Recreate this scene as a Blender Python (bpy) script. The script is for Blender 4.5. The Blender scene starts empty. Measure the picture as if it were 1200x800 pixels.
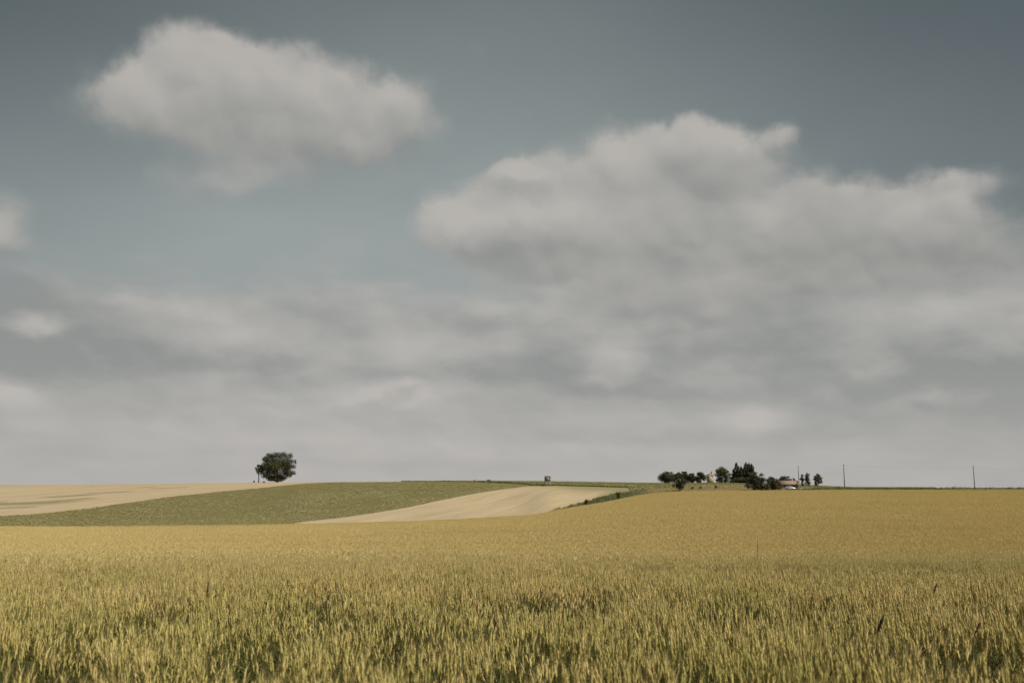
import bpy, bmesh, math, random
import numpy as np
from mathutils import Vector, Matrix, noise as mnoise

random.seed(7)
rng = np.random.default_rng(11)
R = math.radians
scene = bpy.context.scene

# ------------------------------------------------------------------ camera
F = 1167.0                      # focal length in pixels of the 1200 px wide photograph (35 mm lens)
PITCH = R(8.3)
EYE = 1.60
cam_d = bpy.data.cameras.new('camera')
cam_d.lens = 35.0
cam_d.sensor_width = 36.0
cam_d.clip_start = 0.1
cam_d.clip_end = 20000
cam_d.dof.use_dof = True
cam_d.dof.focus_distance = 18.0
cam_d.dof.aperture_fstop = 3.2
cam = bpy.data.objects.new('camera', cam_d)
scene.collection.objects.link(cam)
cam.location = (0, 0, EYE)
cam.rotation_euler = (math.pi / 2 + PITCH, 0, 0)
scene.camera = cam

# ------------------------------------------------------------------ view
scene.view_settings.view_transform = 'Standard'
scene.view_settings.look = 'None'
scene.view_settings.exposure = 0.0
scene.view_settings.gamma = 1.0
scene.view_settings.use_curve_mapping = False
scene.render.engine = 'CYCLES'
scene.cycles.max_bounces = 4
scene.cycles.diffuse_bounces = 2
scene.cycles.transmission_bounces = 2
scene.cycles.transparent_max_bounces = 4

# ------------------------------------------------------------------ sun
SUN_EL = R(55)
SUN_AZ = R(124)                 # clockwise from the view direction (+Y): behind the camera, to its right
sun_dir = Vector((math.sin(SUN_AZ) * math.cos(SUN_EL), math.cos(SUN_AZ) * math.cos(SUN_EL), math.sin(SUN_EL)))
sl = bpy.data.lights.new('sun', 'SUN')
sl.energy = 4.6
sl.angle = R(0.53)
sl.color = (1.0, 0.95, 0.86)
sun = bpy.data.objects.new('sun', sl)
scene.collection.objects.link(sun)
sun.rotation_euler = (-sun_dir).to_track_quat('-Z', 'Y').to_euler()
sun.location = (0, 0, 50)


# ------------------------------------------------------------------ node helper
class NT:
    def __init__(self, tree):
        self.t = tree

    def n(self, typ, **kw):
        nd = self.t.nodes.new(typ)
        for k, v in kw.items():
            setattr(nd, k, v)
        return nd

    def link(self, a, b):
        self.t.links.new(a, b)

    def put(self, sock, v):
        if hasattr(v, 'is_output'):
            self.t.links.new(v, sock)
        else:
            sock.default_value = v

    def m(self, op, a, b=0.0, c=None, clamp=False):
        nd = self.n('ShaderNodeMath', operation=op)
        nd.use_clamp = clamp
        self.put(nd.inputs[0], a)
        self.put(nd.inputs[1], b)
        if c is not None:
            self.put(nd.inputs[2], c)
        return nd.outputs[0]

    def vm(self, op, a, b=None, scale=None):
        nd = self.n('ShaderNodeVectorMath', operation=op)
        self.put(nd.inputs[0], a)
        if b is not None:
            self.put(nd.inputs[1], b)
        if scale is not None:
            self.put(nd.inputs['Scale'], scale)
        return nd.outputs['Value'] if op in ('LENGTH', 'DOT_PRODUCT', 'DISTANCE') else nd.outputs[0]

    def noise(self, vec, scale, detail=4.0, rough=0.5, lac=2.0, dist=0.0, typ='FBM'):
        nd = self.n('ShaderNodeTexNoise')
        nd.noise_dimensions = '3D'
        self.put(nd.inputs['Vector'], vec)
        nd.inputs['Scale'].default_value = scale
        nd.inputs['Detail'].default_value = detail
        nd.inputs['Roughness'].default_value = rough
        nd.inputs['Lacunarity'].default_value = lac
        nd.inputs['Distortion'].default_value = dist
        return nd

    def mr(self, v, a, b, c=0.0, d=1.0, smooth=False):
        nd = self.n('ShaderNodeMapRange')
        nd.interpolation_type = 'SMOOTHSTEP' if smooth else 'LINEAR'
        nd.clamp = True
        self.put(nd.inputs['Value'], v)
        for nm, x in zip(('From Min', 'From Max', 'To Min', 'To Max'), (a, b, c, d)):
            self.put(nd.inputs[nm], x)
        return nd.outputs[0]

    def mix(self, fac, a, b, mode='MIX'):
        nd = self.n('ShaderNodeMix')
        nd.data_type = 'RGBA'
        nd.blend_type = mode
        nd.clamp_factor = True
        self.put(nd.inputs[0], fac)
        self.put(nd.inputs[6], a if hasattr(a, 'is_output') else (*a[:3], 1.0))
        self.put(nd.inputs[7], b if hasattr(b, 'is_output') else (*b[:3], 1.0))
        return nd.outputs[2]

    def xyz(self, x, y, z):
        nd = self.n('ShaderNodeCombineXYZ')
        self.put(nd.inputs[0], x)
        self.put(nd.inputs[1], y)
        self.put(nd.inputs[2], z)
        return nd.outputs[0]


# ------------------------------------------------------------------ pixel <-> direction
CP, SP = math.cos(PITCH), math.sin(PITCH)


def px_dir(u, v):
    a, b = (u - 600.0) / F, (400.0 - v) / F
    return np.array([a, CP - SP * b, SP + CP * b])


def px_se(u, v):
    d = px_dir(u, v)
    return d[0] / d[1], d[2] / d[1]


def px_azel(u, v):
    d = px_dir(u, v)
    return math.atan2(d[0], d[1]), math.asin(d[2] / np.linalg.norm(d))


# ------------------------------------------------------------------ world: Nishita sky with a broken cloud layer at infinity
world = bpy.data.worlds.new('World')
scene.world = world
world.use_nodes = True
wt = world.node_tree
wt.nodes.clear()
W = NT(wt)
tc = W.n('ShaderNodeTexCoord').outputs['Generated']
sky = W.n('ShaderNodeTexSky')
sky.sky_type = 'NISHITA'
sky.sun_disc = False
sky.sun_elevation = SUN_EL
sky.sun_rotation = SUN_AZ
sky.altitude = 200
sky.air_density = 1.0
sky.dust_density = 2.0
sky.ozone_density = 1.0
sep = W.n('ShaderNodeSeparateXYZ')
W.link(tc, sep.inputs[0])
az = W.m('ARCTAN2', sep.outputs[0], sep.outputs[1])
el = W.m('ARCSINE', sep.outputs[2])
# clouds flatten towards the horizon: noise is looked up on a plane overhead mixed with direction space
ELC = W.m('MAXIMUM', el, 0.0)
cl_y = W.m('POWER', W.m('ADD', ELC, 0.05), 0.62)
nvec = W.xyz(az, W.m('MULTIPLY', cl_y, 1.2), 0.0)
warp1 = W.noise(nvec, 6.0, 5.0, 0.55)
warp2 = W.noise(W.vm('ADD', nvec, (7.3, 2.1, 4.4)), 22.0, 5.0, 0.6)
wsep = W.vm('SUBTRACT', warp1.outputs['Color'], (0.5, 0.5, 0.5))
wsep2 = W.vm('SUBTRACT', warp2.outputs['Color'], (0.5, 0.5, 0.5))
pos0 = W.xyz(az, el, 0.0)
pos = W.vm('ADD', pos0, W.vm('MULTIPLY', wsep, (0.085, 0.058, 0.0)))
pos = W.vm('ADD', pos, W.vm('MULTIPLY', wsep2, (0.035, 0.028, 0.0)))
pos2 = W.vm('ADD', pos0, W.vm('MULTIPLY', W.vm('SUBTRACT', pos, pos0), (0.55, 0.55, 0.0)))


def blob_form(p, blobs):
    """density of the cloud lumps and how high in its lump each direction lies (-1 base .. 1 crest)"""
    acc = accy = None
    for (u, v, ru, rv, w) in blobs:
        a0, e0 = px_azel(u, v)
        q = W.vm('MULTIPLY', W.vm('SUBTRACT', p, (a0, e0, 0.0)), (F / ru, F / rv, 0.0))
        l2 = W.vm('DOT_PRODUCT', q, q)
        g = W.m('MULTIPLY', W.m('EXPONENT', W.m('MULTIPLY', l2, -1.0)), w)
        gy = W.m('MULTIPLY', g, W.vm('DOT_PRODUCT', q, (-0.25, 0.97, 0.0)))
        acc = g if acc is None else W.m('ADD', acc, g)
        accy = gy if accy is None else W.m('ADD', accy, gy)
    return acc, W.m('DIVIDE', accy, W.m('ADD', acc, 0.06))


def blob_sum(p, blobs, power=1.0):
    """sum of soft elliptical falloffs, each (u, v, ru, rv, weight) in photo pixels turned into directions"""
    acc = None
    for (u, v, ru, rv, w) in blobs:
        a0, e0 = px_azel(u, v)
        q = W.vm('MULTIPLY', W.vm('SUBTRACT', p, (a0, e0, 0.0)), (F / ru, F / rv, 0.0))
        l2 = W.vm('DOT_PRODUCT', q, q)
        g = W.m('MULTIPLY', W.m('EXPONENT', W.m('MULTIPLY', l2, -1.0)), w)
        acc = g if acc is None else W.m('ADD', acc, g)
    return acc


# cumulus bodies
BODY = [
    (232, 92, 75, 42, .8), (300, 88, 85, 42, .75), (185, 130, 80, 34, 1.0), (290, 135, 110, 40, .7), (385, 128, 85, 40, .9),
    (450, 150, 60, 34, 1.0), (350, 165, 90, 26, .35), (300, 206, 85, 26, .5), (225, 215, 60, 20, .2),
    (555, 270, 70, 36, 1.05), (615, 214, 40, 16, 1.1), (640, 262, 90, 48, .8), (710, 285, 100, 44, .75), (745, 195, 80, 36, .75),
    (790, 185, 80, 42, .6), (850, 172, 60, 34, .75), (890, 190, 50, 30, .4), (930, 150, 20, 15, .55), (800, 250, 110, 50, .55),
    (960, 255, 70, 36, .7), (1010, 262, 100, 42, .7), (1090, 268, 70, 36, .5), (1110, 208, 75, 20, .5), (900, 305, 170, 45, .5),
    (1180, 305, 100, 50, .3), (-10, 285, 42, 34, .9), (830, 330, 300, 40, .55), (-260, 180, 160, 70, .9), (1480, 120, 160, 50, .6),
    (452, 468, 48, 12, .62), (474, 456, 20, 9, .5), (418, 472, 40, 8, .3), (715, 424, 30, 22, .55), (690, 440, 60, 12, .35), (885, 491, 40, 12, .6), (840, 496, 50, 8, .3),
    (44, 376, 24, 9, .5), (8, 460, 42, 13, .5), (215, 374, 80, 17, .45), (505, 404, 60, 20, .42), (600, 415, 60, 24, .38), (815, 396, 60, 26, .42), (900, 420, 90, 22, .35), (1015, 432, 50, 16, .4),
    (1120, 470, 90, 18, .35), (330, 480, 60, 10, .3), (120, 495, 70, 10, .3), (650, 524, 90, 9, .35), (960, 470, 60, 12, .3), (270, 505, 80, 9, .3), (1000, 525, 100, 8, .3),
]
dens, crest = blob_form(pos, BODY)
cn = W.noise(nvec, 9.0, 7.0, 0.58)
cn2 = W.noise(W.vm('ADD', nvec, (2.2, 9.1, 0.0)), 30.0, 5.0, 0.6)
dens = W.m('ADD', dens, W.m('MULTIPLY', W.m('SUBTRACT', cn2.outputs['Fac'], 0.5), W.m('MULTIPLY', dens, 0.75)))
def billow(vec, scale):
    vo = W.n('ShaderNodeTexVoronoi')
    vo.feature = 'SMOOTH_F1'
    vo.inputs['Smoothness'].default_value = 0.35
    vo.inputs['Scale'].default_value = scale
    W.link(vec, vo.inputs['Vector'])
    return W.m('SUBTRACT', 0.42, vo.outputs['Distance'])


bvec = W.vm('ADD', nvec, W.vm('MULTIPLY', wsep2, (0.03, 0.03, 0.0)))
bil = W.m('ADD', W.m('MULTIPLY', billow(bvec, 13.0), 0.9), W.m('MULTIPLY', billow(bvec, 31.0), 0.45))
bil_up = W.m('ADD', W.m('MULTIPLY', billow(W.vm('ADD', bvec, (0.006, 0.016, 0.0)), 13.0), 0.9), W.m('MULTIPLY', billow(W.vm('ADD', bvec, (0.004, 0.009, 0.0)), 31.0), 0.45))
dens_n = W.m('ADD', dens, W.m('MULTIPLY', W.m('SUBTRACT', cn.outputs['Fac'], 0.5), 0.6))
dens_n = W.m('ADD', dens_n, W.m('MULTIPLY', bil, 0.32))
alpha = W.mr(dens_n, 0.10, W.mr(crest, -0.6, 0.7, 1.05, 0.60), 0.0, 1.0, True)

# light on the cumulus: crests bright, hollows and bases grey
LIGHT = [
    (270, 75, 110, 38, .32), (420, 130, 90, 40, .42), (200, 125, 80, 30, .15), (300, 125, 70, 22, -.25), (330, 215, 40, 16, .25),
    (613, 207, 26, 9, 1.1), (545, 262, 50, 16, .45), (640, 262, 120, 22, .38), (610, 300, 110, 20, -.10), (830, 158, 80, 18, .3), (745, 175, 70, 24, .2),
    (800, 215, 110, 22, -.15), (1030, 238, 130, 14, .3), (980, 268, 140, 22, .12), (1000, 300, 170, 24, -.28), (715, 310, 130, 16, .12),
    (5, 268, 40, 22, .35), (0, 330, 70, 34, -.5), (1160, 330, 90, 40, -.35), (850, 300, 130, 30, -.12), (600, 245, 60, 20, .1),
]
lit = blob_sum(pos2, LIGHT)
shade_n = W.noise(W.vm('ADD', nvec, (0.0, 0.035, 3.1)), 9.0, 7.0, 0.55)
relief = W.m('SUBTRACT', cn.outputs['Fac'], shade_n.outputs['Fac'])
lit = W.m('ADD', W.m('MULTIPLY', lit, 0.7), W.m('MULTIPLY', crest, 0.42))
lit = W.m('ADD', W.m('ADD', lit, W.m('ADD', W.m('MULTIPLY', relief, 0.65), W.m('MULTIPLY', W.m('SUBTRACT', bil, bil_up), 0.75))), 0.5)
lit = W.m('ADD', lit, W.mr(el, R(4.5), R(10), 0.34, 0.0, True))     # the far clouds are seen from their sunlit side
cum_col = W.mix(W.mr(lit, 0.0, 1.0), (0.268, 0.276, 0.266), (0.490, 0.466, 0.434))

# low stratocumulus deck towards the horizon
svec = W.xyz(W.m('MULTIPLY', az, 1.0), W.m('MULTIPLY', cl_y, 2.3), 1.7)
sn = W.noise(svec, 5.0, 6.0, 0.5, dist=0.2)
sn2 = W.noise(W.vm('ADD', svec, (3.7, 1.2, 0.0)), 13.0, 6.0, 0.52)
strat = W.m('ADD', W.m('MULTIPLY', sn.outputs['Fac'], 0.55), W.m('MULTIPLY', sn2.outputs['Fac'], 0.45))
DECK = [
    (60, 400, 140, 36, -.5), (20, 345, 80, 20, -.45), (250, 430, 260, 20, -.22), (215, 372, 80, 18, .22), (42, 374, 26, 9, .55), (10, 458, 45, 14, .42),
    (455, 466, 60, 12, .60), (470, 452, 22, 8, .3), (480, 482, 140, 10, -.12), (500, 405, 70, 24, .22), (720, 412, 34, 22, .62), (620, 440, 130, 26, -.32),
    (740, 455, 110, 20, -.2), (830, 400, 170, 26, -.26), (885, 488, 46, 14, .55), (830, 512, 130, 12, -.22), (1080, 440, 170, 34, -.4), (1010, 430, 40, 14, .25),
    (1190, 480, 90, 50, -.3), (960, 350, 200, 30, -.2), (690, 345, 140, 30, .2), (1120, 360, 150, 20, .12), (120, 500, 130, 16, .2), (560, 380, 120, 14, -.08),
    (330, 520, 160, 16, .15), (650, 525, 160, 14, .18), (560, 300, 20, 8, 0.0), (300, 480, 110, 12, .15), (850, 380, 60, 20, .2),
]
deck_l = blob_sum(pos2, DECK)
deck_l = W.m('ADD', W.m('ADD', W.m('MULTIPLY', deck_l, 1.35), W.m('MULTIPLY', W.m('ADD', W.m('SUBTRACT', strat, 0.5), W.m('MULTIPLY', W.m('SUBTRACT', bil, bil_up), 0.35)), 1.75)), 0.5)
# the deck is seen edge-on at the horizon: paler and flatter there
haze_h = W.mr(el, R(-1), R(8), 1.0, 0.0, True)
deck_dark = W.mix(haze_h, (0.280, 0.293, 0.284), (0.425, 0.415, 0.398))
deck_lite = W.mix(haze_h, (0.495, 0.475, 0.452), (0.510, 0.486, 0.462))
deck_col = W.mix(W.mr(deck_l, 0.0, 1.0), deck_dark, deck_lite)
cover = blob_sum(pos, [(300, 360, 380, 55, .25), (60, 560, 520, 90, .8), (1150, 560, 520, 90, .8), (620, 480, 900, 130, 1.0), (950, 370, 330, 100, .75), (80, 410, 180, 60, .55)])
deck_a = W.mr(W.m('ADD', cover, W.m('MULTIPLY', W.m('SUBTRACT', strat, 0.5), 1.2)), 0.15, 0.85, 0.0, 0.95, True)

# clear sky: the Nishita sky greyed by a veil, its added pale middle leaving the upper corners darkened
hsv = W.n('ShaderNodeHueSaturation')
hsv.inputs['Hue'].default_value = 0.470
hsv.inputs['Saturation'].default_value = 0.52
hsv.inputs['Value'].default_value = 1.0
W.link(sky.outputs[0], hsv.inputs['Color'])
SKY_STRENGTH = 0.12
SKYGAIN = W.mix(1.0, hsv.outputs[0], (0.252, 0.268, 0.262), 'MULTIPLY')
inv = 1.0 / SKY_STRENGTH


def over(base, fac, col):
    return W.mix(fac, base, W.mix(1.0, col, (inv, inv, inv), 'MULTIPLY'))


veil_n = W.noise(W.vm('MULTIPLY', nvec, (1.0, 2.2, 1.0)), 2.2, 5.0, 0.5)
veil = blob_sum(pos0, [(250, 330, 330, 90, .12), (470, 340, 720, 185, .88), (560, 170, 480, 170, .36), (560, -10, 430, 150, .22)])
veil_f = W.m('MULTIPLY', veil, W.mr(veil_n.outputs['Fac'], 0.2, 0.8, 0.75, 1.15), clamp=True)
col = over(SKYGAIN, veil_f, W.mix(0.0, (0.312, 0.350, 0.348), (0, 0, 0)))
col = over(col, deck_a, deck_col)
col = over(col, W.m('MULTIPLY', alpha, 0.88), cum_col)
bg = W.n('ShaderNodeBackground')
bg.inputs['Strength'].default_value = SKY_STRENGTH
W.link(col, bg.inputs['Color'])
wo = W.n('ShaderNodeOutputWorld')
W.link(bg.outputs[0], wo.inputs['Surface'])
world.cycles.sampling_method = 'MANUAL'
world.cycles.sample_map_resolution = 512

# ------------------------------------------------------------------ terrain
K = 1.4                         # distances beyond the wheat, relative to a first survey


def curve(pts):
    """(u, value) control points -> function of slope s"""
    u = np.array([p[0] for p in pts], float)
    val = np.array([p[1] for p in pts], float)
    s = (u - 600) / F / 1.012
    return lambda q: np.interp(q, s, val)


def curve_e(pts):
    se = np.array([px_se(*p) for p in pts])
    return lambda q: np.interp(q, se[:, 0], se[:, 1])


E_W = curve_e([(-900, 620), (0, 616.3), (150, 616.2), (250, 615.2), (340, 613.3), (410, 612.3), (480, 610), (543, 607.6), (573, 606), (620, 603), (660, 597.6), (700, 590),
               (740, 582), (760, 578.4), (790, 575.6), (830, 574.6), (900, 574.2), (1000, 573.4), (1200, 573), (2100, 573)])
E_V = curve_e([(-900, 619), (420, 612), (560, 606), (600, 603), (640, 598), (680, 591), (700, 583), (720, 579), (760, 575), (772, 572.5), (800, 570.5), (840, 569.5), (880, 570), (900, 573.2),
               (960, 573.0), (1000, 572.4), (1200, 572), (2100, 573)])
E_S = curve_e([(-900, 619), (300, 614.1), (340, 612.3), (387, 608.2), (447, 599.5), (480, 594), (527, 583.5), (573, 575.5), (597, 572), (620, 569.6), (646, 568.6), (700, 570.4), (756, 572.2), (772, 572)])
E_O = curve_e([(-900, 612), (0, 604.7), (50, 601.7), (100, 596), (150, 589), (200, 581.7), (250, 576.7), (300, 572.4), (340, 568), (363, 566), (387, 565.2), (480, 564.4), (530, 564.6), (560, 565.2), (620, 567.6), (646, 568.4)])
E_T = curve_e([(-900, 571), (0, 568), (200, 566.5), (300, 565.2), (340, 564.8), (387, 564.5), (480, 564.1)])
E_G = curve_e([(480, 564), (560, 563.6), (648, 564.2), (772, 566.3), (830, 565.7), (880, 565.8), (905, 567), (950, 568), (970, 570), (1000, 571), (1200, 571.6), (2100, 572)])
D_W = curve([(-900, 140), (0, 165), (300, 185), (480, 205), (620, 225), (700, 255), (760, 285), (800, 300), (1200, 300), (2100, 280)])
D_V = curve([(-900, 0), (430, 0), (560, 1.5), (640, 4), (665, 7), (700, 19), (760, 22), (800, 32), (872, 32), (900, 14), (960, 10), (2100, 8)])      # beyond W
D_S = curve([(-900, 0), (305, 0), (340, 198), (387, 216), (447, 240), (480, 254), (527, 278), (573, 306), (620, 330), (700, 345), (736, 336), (764, 0), (2100, 0)])
D_O = curve([(-900, 200), (0, 212), (100, 235), (200, 278), (300, 325), (360, 346), (480, 366), (560, 356), (620, 338), (646, 0), (2100, 0)])
D_T = curve([(-900, 420), (0, 420), (200, 400), (300, 380), (340, 376), (387, 372), (480, 369), (490, 0), (2100, 0)])
D_G = curve([(-900, 0), (470, 0), (490, 392), (560, 420), (648, 430), (940, 430), (1000, 360), (2100, 360)])


def e_of_v(v):
    return px_se(600, v)[1]


WH = 0.88                       # height of the wheat
E_80 = curve([(-900, 644), (0, 643), (300, 642), (600, 640.5), (800, 639), (1200, 638), (2100, 638)])
E_150 = curve([(-900, 631), (0, 629.5), (300, 627), (600, 621), (700, 617), (800, 612.5), (1200, 610.5), (2100, 610)])
E_260 = curve([(700, 597), (800, 591), (1000, 588), (1200, 587), (2100, 587)])


def pchip(x, y, q):
    h = np.diff(x)
    dl = np.diff(y) / h
    m = np.zeros_like(y)
    for i in range(1, len(x) - 1):
        if dl[i - 1] * dl[i] > 0:
            w1, w2 = 2 * h[i] + h[i - 1], h[i] + 2 * h[i - 1]
            m[i] = (w1 + w2) / (w1 / dl[i - 1] + w2 / dl[i])
    m[0], m[-1] = dl[0], dl[-1]
    i = np.clip(np.searchsorted(x, q) - 1, 0, len(x) - 2)
    t = (q - x[i]) / h[i]
    t2, t3 = t * t, t * t * t
    return (2 * t3 - 3 * t2 + 1) * y[i] + (t3 - 2 * t2 + t) * h[i] * m[i] + (-2 * t3 + 3 * t2) * y[i + 1] + (t3 - t2) * h[i] * m[i + 1]


def bounds(s):
    """depths of the field boundaries along one line of sight slope, in order"""
    w = float(D_W(s)) * K
    v = w + float(D_V(s)) * K
    st = max(v, float(D_S(s)) * K)
    o = max(st, float(D_O(s)) * K)
    t = max(o, float(D_T(s)) * K)
    g = max(t, float(D_G(s)) * K)
    return w, v, st, o, t, g


SG = np.arange(-1.75, 1.7501, 0.006)
DG = np.concatenate([np.linspace(0, 30, 40), np.geomspace(31, 900, 420), np.geomspace(930, 9000, 40)])
ZG = np.zeros((len(SG), len(DG)))
for i, s in enumerate(SG):
    w, v, st, o, t, g = bounds(s)
    kx = [-5.0, 0.0, 18.0, 45.0, 80.0, 150.0]
    ky = [0.2, 0.0, -0.86, -2.36, EYE + e_of_v(float(E_80(s))) * 80 - WH, EYE + e_of_v(float(E_150(s))) * 150 - WH]
    if s > 0.09 and w > 330:
        kx.append(260.0)
        ky.append(EYE + e_of_v(float(E_260(s))) * 260 - WH)
    kx.append(w)
    ky.append(EYE + float(E_W(s)) * w - WH)
    prev = w
    for d, E in ((v, E_V), (st, E_S), (o, E_O), (t, E_T), (g, E_G)):
        if d - prev > 5.0:
            kx.append(d)
            ky.append(EYE + float(E(s)) * d)
            prev = d
    ztop = ky[-1]
    kx += [prev + 60, prev + 500, 3500, 9500]
    ky += [ztop - 0.9, ztop - 14, ztop - 80, ztop - 260]
    ZG[i] = pchip(np.array(kx), np.array(ky), DG)
ker = np.exp(-0.5 * (np.arange(-6, 7) / 2.0) ** 2)
ker /= ker.sum()
pad = np.pad(ZG, ((6, 6), (0, 0)), mode='edge')
ZG = sum(ker[k] * pad[k:k + len(SG)] for k in range(13))


def height(x, y):
    x = np.asarray(x, float)
    y = np.asarray(y, float)
    yy = np.clip(y, 0.5, DG[-1])
    s = np.clip(x / yy, SG[0], SG[-1])
    fi = np.clip((s - SG[0]) / 0.006, 0, len(SG) - 1.001)
    i = fi.astype(int)
    fi = fi - i
    j = np.clip(np.searchsorted(DG, yy) - 1, 0, len(DG) - 2)
    fj = (yy - DG[j]) / (DG[j + 1] - DG[j])
    z = (ZG[i, j] * (1 - fi) * (1 - fj) + ZG[i + 1, j] * fi * (1 - fj) + ZG[i, j + 1] * (1 - fi) * fj + ZG[i + 1, j + 1] * fi * fj)
    return np.where(y < 0.5, -0.03, z)


def at(u, d, v=568):
    """ground point seen in photo column u at depth d"""
    s = px_se(u, v)[0]
    x = s * d
    return Vector((x, d, float(height(x, d))))


# ------------------------------------------------------------------ mesh helpers
def new_mesh(name, verts, faces, cols=None, smooth=False):
    me = bpy.data.meshes.new(name)
    verts = np.asarray(verts, np.float32)
    me.vertices.add(len(verts))
    me.vertices.foreach_set('co', verts.ravel())
    if isinstance(faces, np.ndarray):
        nf, k = faces.shape
        loops = faces.ravel().astype(np.int32)
        starts = np.arange(0, nf * k, k, dtype=np.int32)
    else:
        loops = np.array([i for f in faces for i in f], np.int32)
        ln = np.array([len(f) for f in faces], np.int32)
        starts = np.concatenate([[0], np.cumsum(ln)[:-1]]).astype(np.int32)
        nf = len(faces)
    me.loops.add(len(loops))
    me.loops.foreach_set('vertex_index', loops)
    me.polygons.add(nf)
    me.polygons.foreach_set('loop_start', starts)
    if smooth:
        me.polygons.foreach_set('use_smooth', np.ones(nf, bool))
    me.update(calc_edges=True)
    me.validate()
    if cols is not None:
        ca = me.color_attributes.new('tint', 'FLOAT_COLOR', 'POINT')
        c = np.ones((len(verts), 4), np.float32)
        c[:, :3] = cols
        ca.data.foreach_set('color', c.ravel())
    return me


def link(name, me, mat=None, parent=None, loc=None, rot=None):
    o = bpy.data.objects.new(name, me)
    scene.collection.objects.link(o)
    if mat is not None:
        if isinstance(mat, (list, tuple)):
            for q in mat:
                me.materials.append(q)
        elif len(me.materials) == 0:
            me.materials.append(mat)
    if parent is not None:
        o.parent = parent
    if loc is not None:
        o.location = loc
    if rot is not None:
        o.rotation_euler = rot
    return o


def tag(o, label=None, cat=None, group=None, kind=None):
    if label:
        o['label'] = label
    if cat:
        o['category'] = cat
    if group:
        o['group'] = group
    if kind:
        o['kind'] = kind
    return o


def empty(name, loc, rz=0.0):
    o = bpy.data.objects.new(name, None)
    scene.collection.objects.link(o)
    o.location = loc
    o.rotation_euler = (0, 0, rz)
    o.empty_display_size = 0.3
    return o


class MB:
    """collects boxes, tubes and polygons into one mesh"""

    def __init__(self):
        self.v, self.f = [], []

    def box(self, x0, x1, y0, y1, z0, z1, M=None):
        b = len(self.v)
        for z in (z0, z1):
            for (x, y) in ((x0, y0), (x1, y0), (x1, y1), (x0, y1)):
                p = Vector((x, y, z))
                self.v.append(tuple(M @ p if M else p))
        for f in ((0, 3, 2, 1), (4, 5, 6, 7), (0, 1, 5, 4), (1, 2, 6, 5), (2, 3, 7, 6), (3, 0, 4, 7)):
            self.f.append(tuple(b + i for i in f))
        return self

    def tube(self, pts, radii, n=6, cap=True):
        pts = [Vector(p) for p in pts]
        if not hasattr(radii, '__len__'):
            radii = [radii] * len(pts)
        base = len(self.v)
        for i, p in enumerate(pts):
            d = (pts[min(i + 1, len(pts) - 1)] - pts[max(i - 1, 0)]).normalized()
            a = d.cross(Vector((0.31, 0.17, 0.93)) if abs(d.z) < 0.85 else Vector((1, 0.1, 0))).normalized()
            b = d.cross(a)
            for k in range(n):
                t = 2 * math.pi * k / n
                self.v.append(tuple(p + (a * math.cos(t) + b * math.sin(t)) * radii[i]))
        for i in range(len(pts) - 1):
            for k in range(n):
                q = base + i * n
                self.f.append((q + k, q + (k + 1) % n, q + n + (k + 1) % n, q + n + k))
        if cap:
            self.f.append(tuple(base + k for k in range(n))[::-1])
            self.f.append(tuple(base + (len(pts) - 1) * n + k for k in range(n)))
        return self

    def poly(self, pts):
        b = len(self.v)
        self.v += [tuple(p) for p in pts]
        self.f.append(tuple(range(b, b + len(pts))))
        return self

    def prism(self, prof, y0, y1):
        """profile in x,z extruded along y"""
        b = len(self.v)
        n = len(prof)
        self.v += [(x, y0, z) for x, z in prof] + [(x, y1, z) for x, z in prof]
        self.f.append(tuple(b + i for i in range(n)))
        self.f.append(tuple(b + n + i for i in range(n))[::-1])
        for i in range(n):
            j = (i + 1) % n
            self.f.append((b + j, b + i, b + n + i, b + n + j))
        return self

    def build(self, name, mat, parent=None, loc=None, rot=None, smooth=False, bevel=0.0):
        me = new_mesh(name, self.v, self.f, smooth=smooth)
        bm = bmesh.new()
        bm.from_mesh(me)
        bmesh.ops.recalc_face_normals(bm, faces=bm.faces)
        if bevel > 0:
            bmesh.ops.bevel(bm, geom=[e for e in bm.edges if e.is_manifold and e.calc_face_angle(0) > 0.5], offset=bevel, segments=2, affect='EDGES')
        bm.to_mesh(me)
        bm.free()
        return link(name, me, mat, parent, loc, rot)


# ------------------------------------------------------------------ materials
def material(name, build, rough=0.85, spec=0.15, transl=0.0, bump=None):
    m = bpy.data.materials.new(name)
    m.use_nodes = True
    t = m.node_tree
    t.nodes.clear()
    N = NT(t)
    out = N.n('ShaderNodeOutputMaterial')
    p = N.n('ShaderNodeBsdfPrincipled')
    p.inputs['Roughness'].default_value = rough
    p.inputs['Specular IOR Level'].default_value = spec
    colr = build(N, p)
    if colr is not None:
        N.put(p.inputs['Base Color'], colr if hasattr(colr, 'is_output') else (*colr[:3], 1.0))
    if transl > 0:
        tr = N.n('ShaderNodeBsdfTranslucent')
        N.put(tr.inputs['Color'], colr if hasattr(colr, 'is_output') else (*colr[:3], 1.0))
        mx = N.n('ShaderNodeMixShader')
        mx.inputs[0].default_value = transl
        N.link(p.outputs[0], mx.inputs[1])
        N.link(tr.outputs[0], mx.inputs[2])
        N.link(mx.outputs[0], out.inputs['Surface'])
    else:
        N.link(p.outputs[0], out.inputs['Surface'])
    return m


def geo_pos(N):
    return N.n('ShaderNodeNewGeometry').outputs['Position']


def attr(N, name='tint'):
    a = N.n('ShaderNodeAttribute')
    a.attribute_name = name
    return a.outputs['Color']


def add_bump(N, p, h, strength=0.5, dist=0.1):
    b = N.n('ShaderNodeBump')
    b.inputs['Strength'].default_value = strength
    b.inputs['Distance'].default_value = dist
    N.link(h, b.inputs['Height'])
    N.link(b.outputs[0], p.inputs['Normal'])


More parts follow.
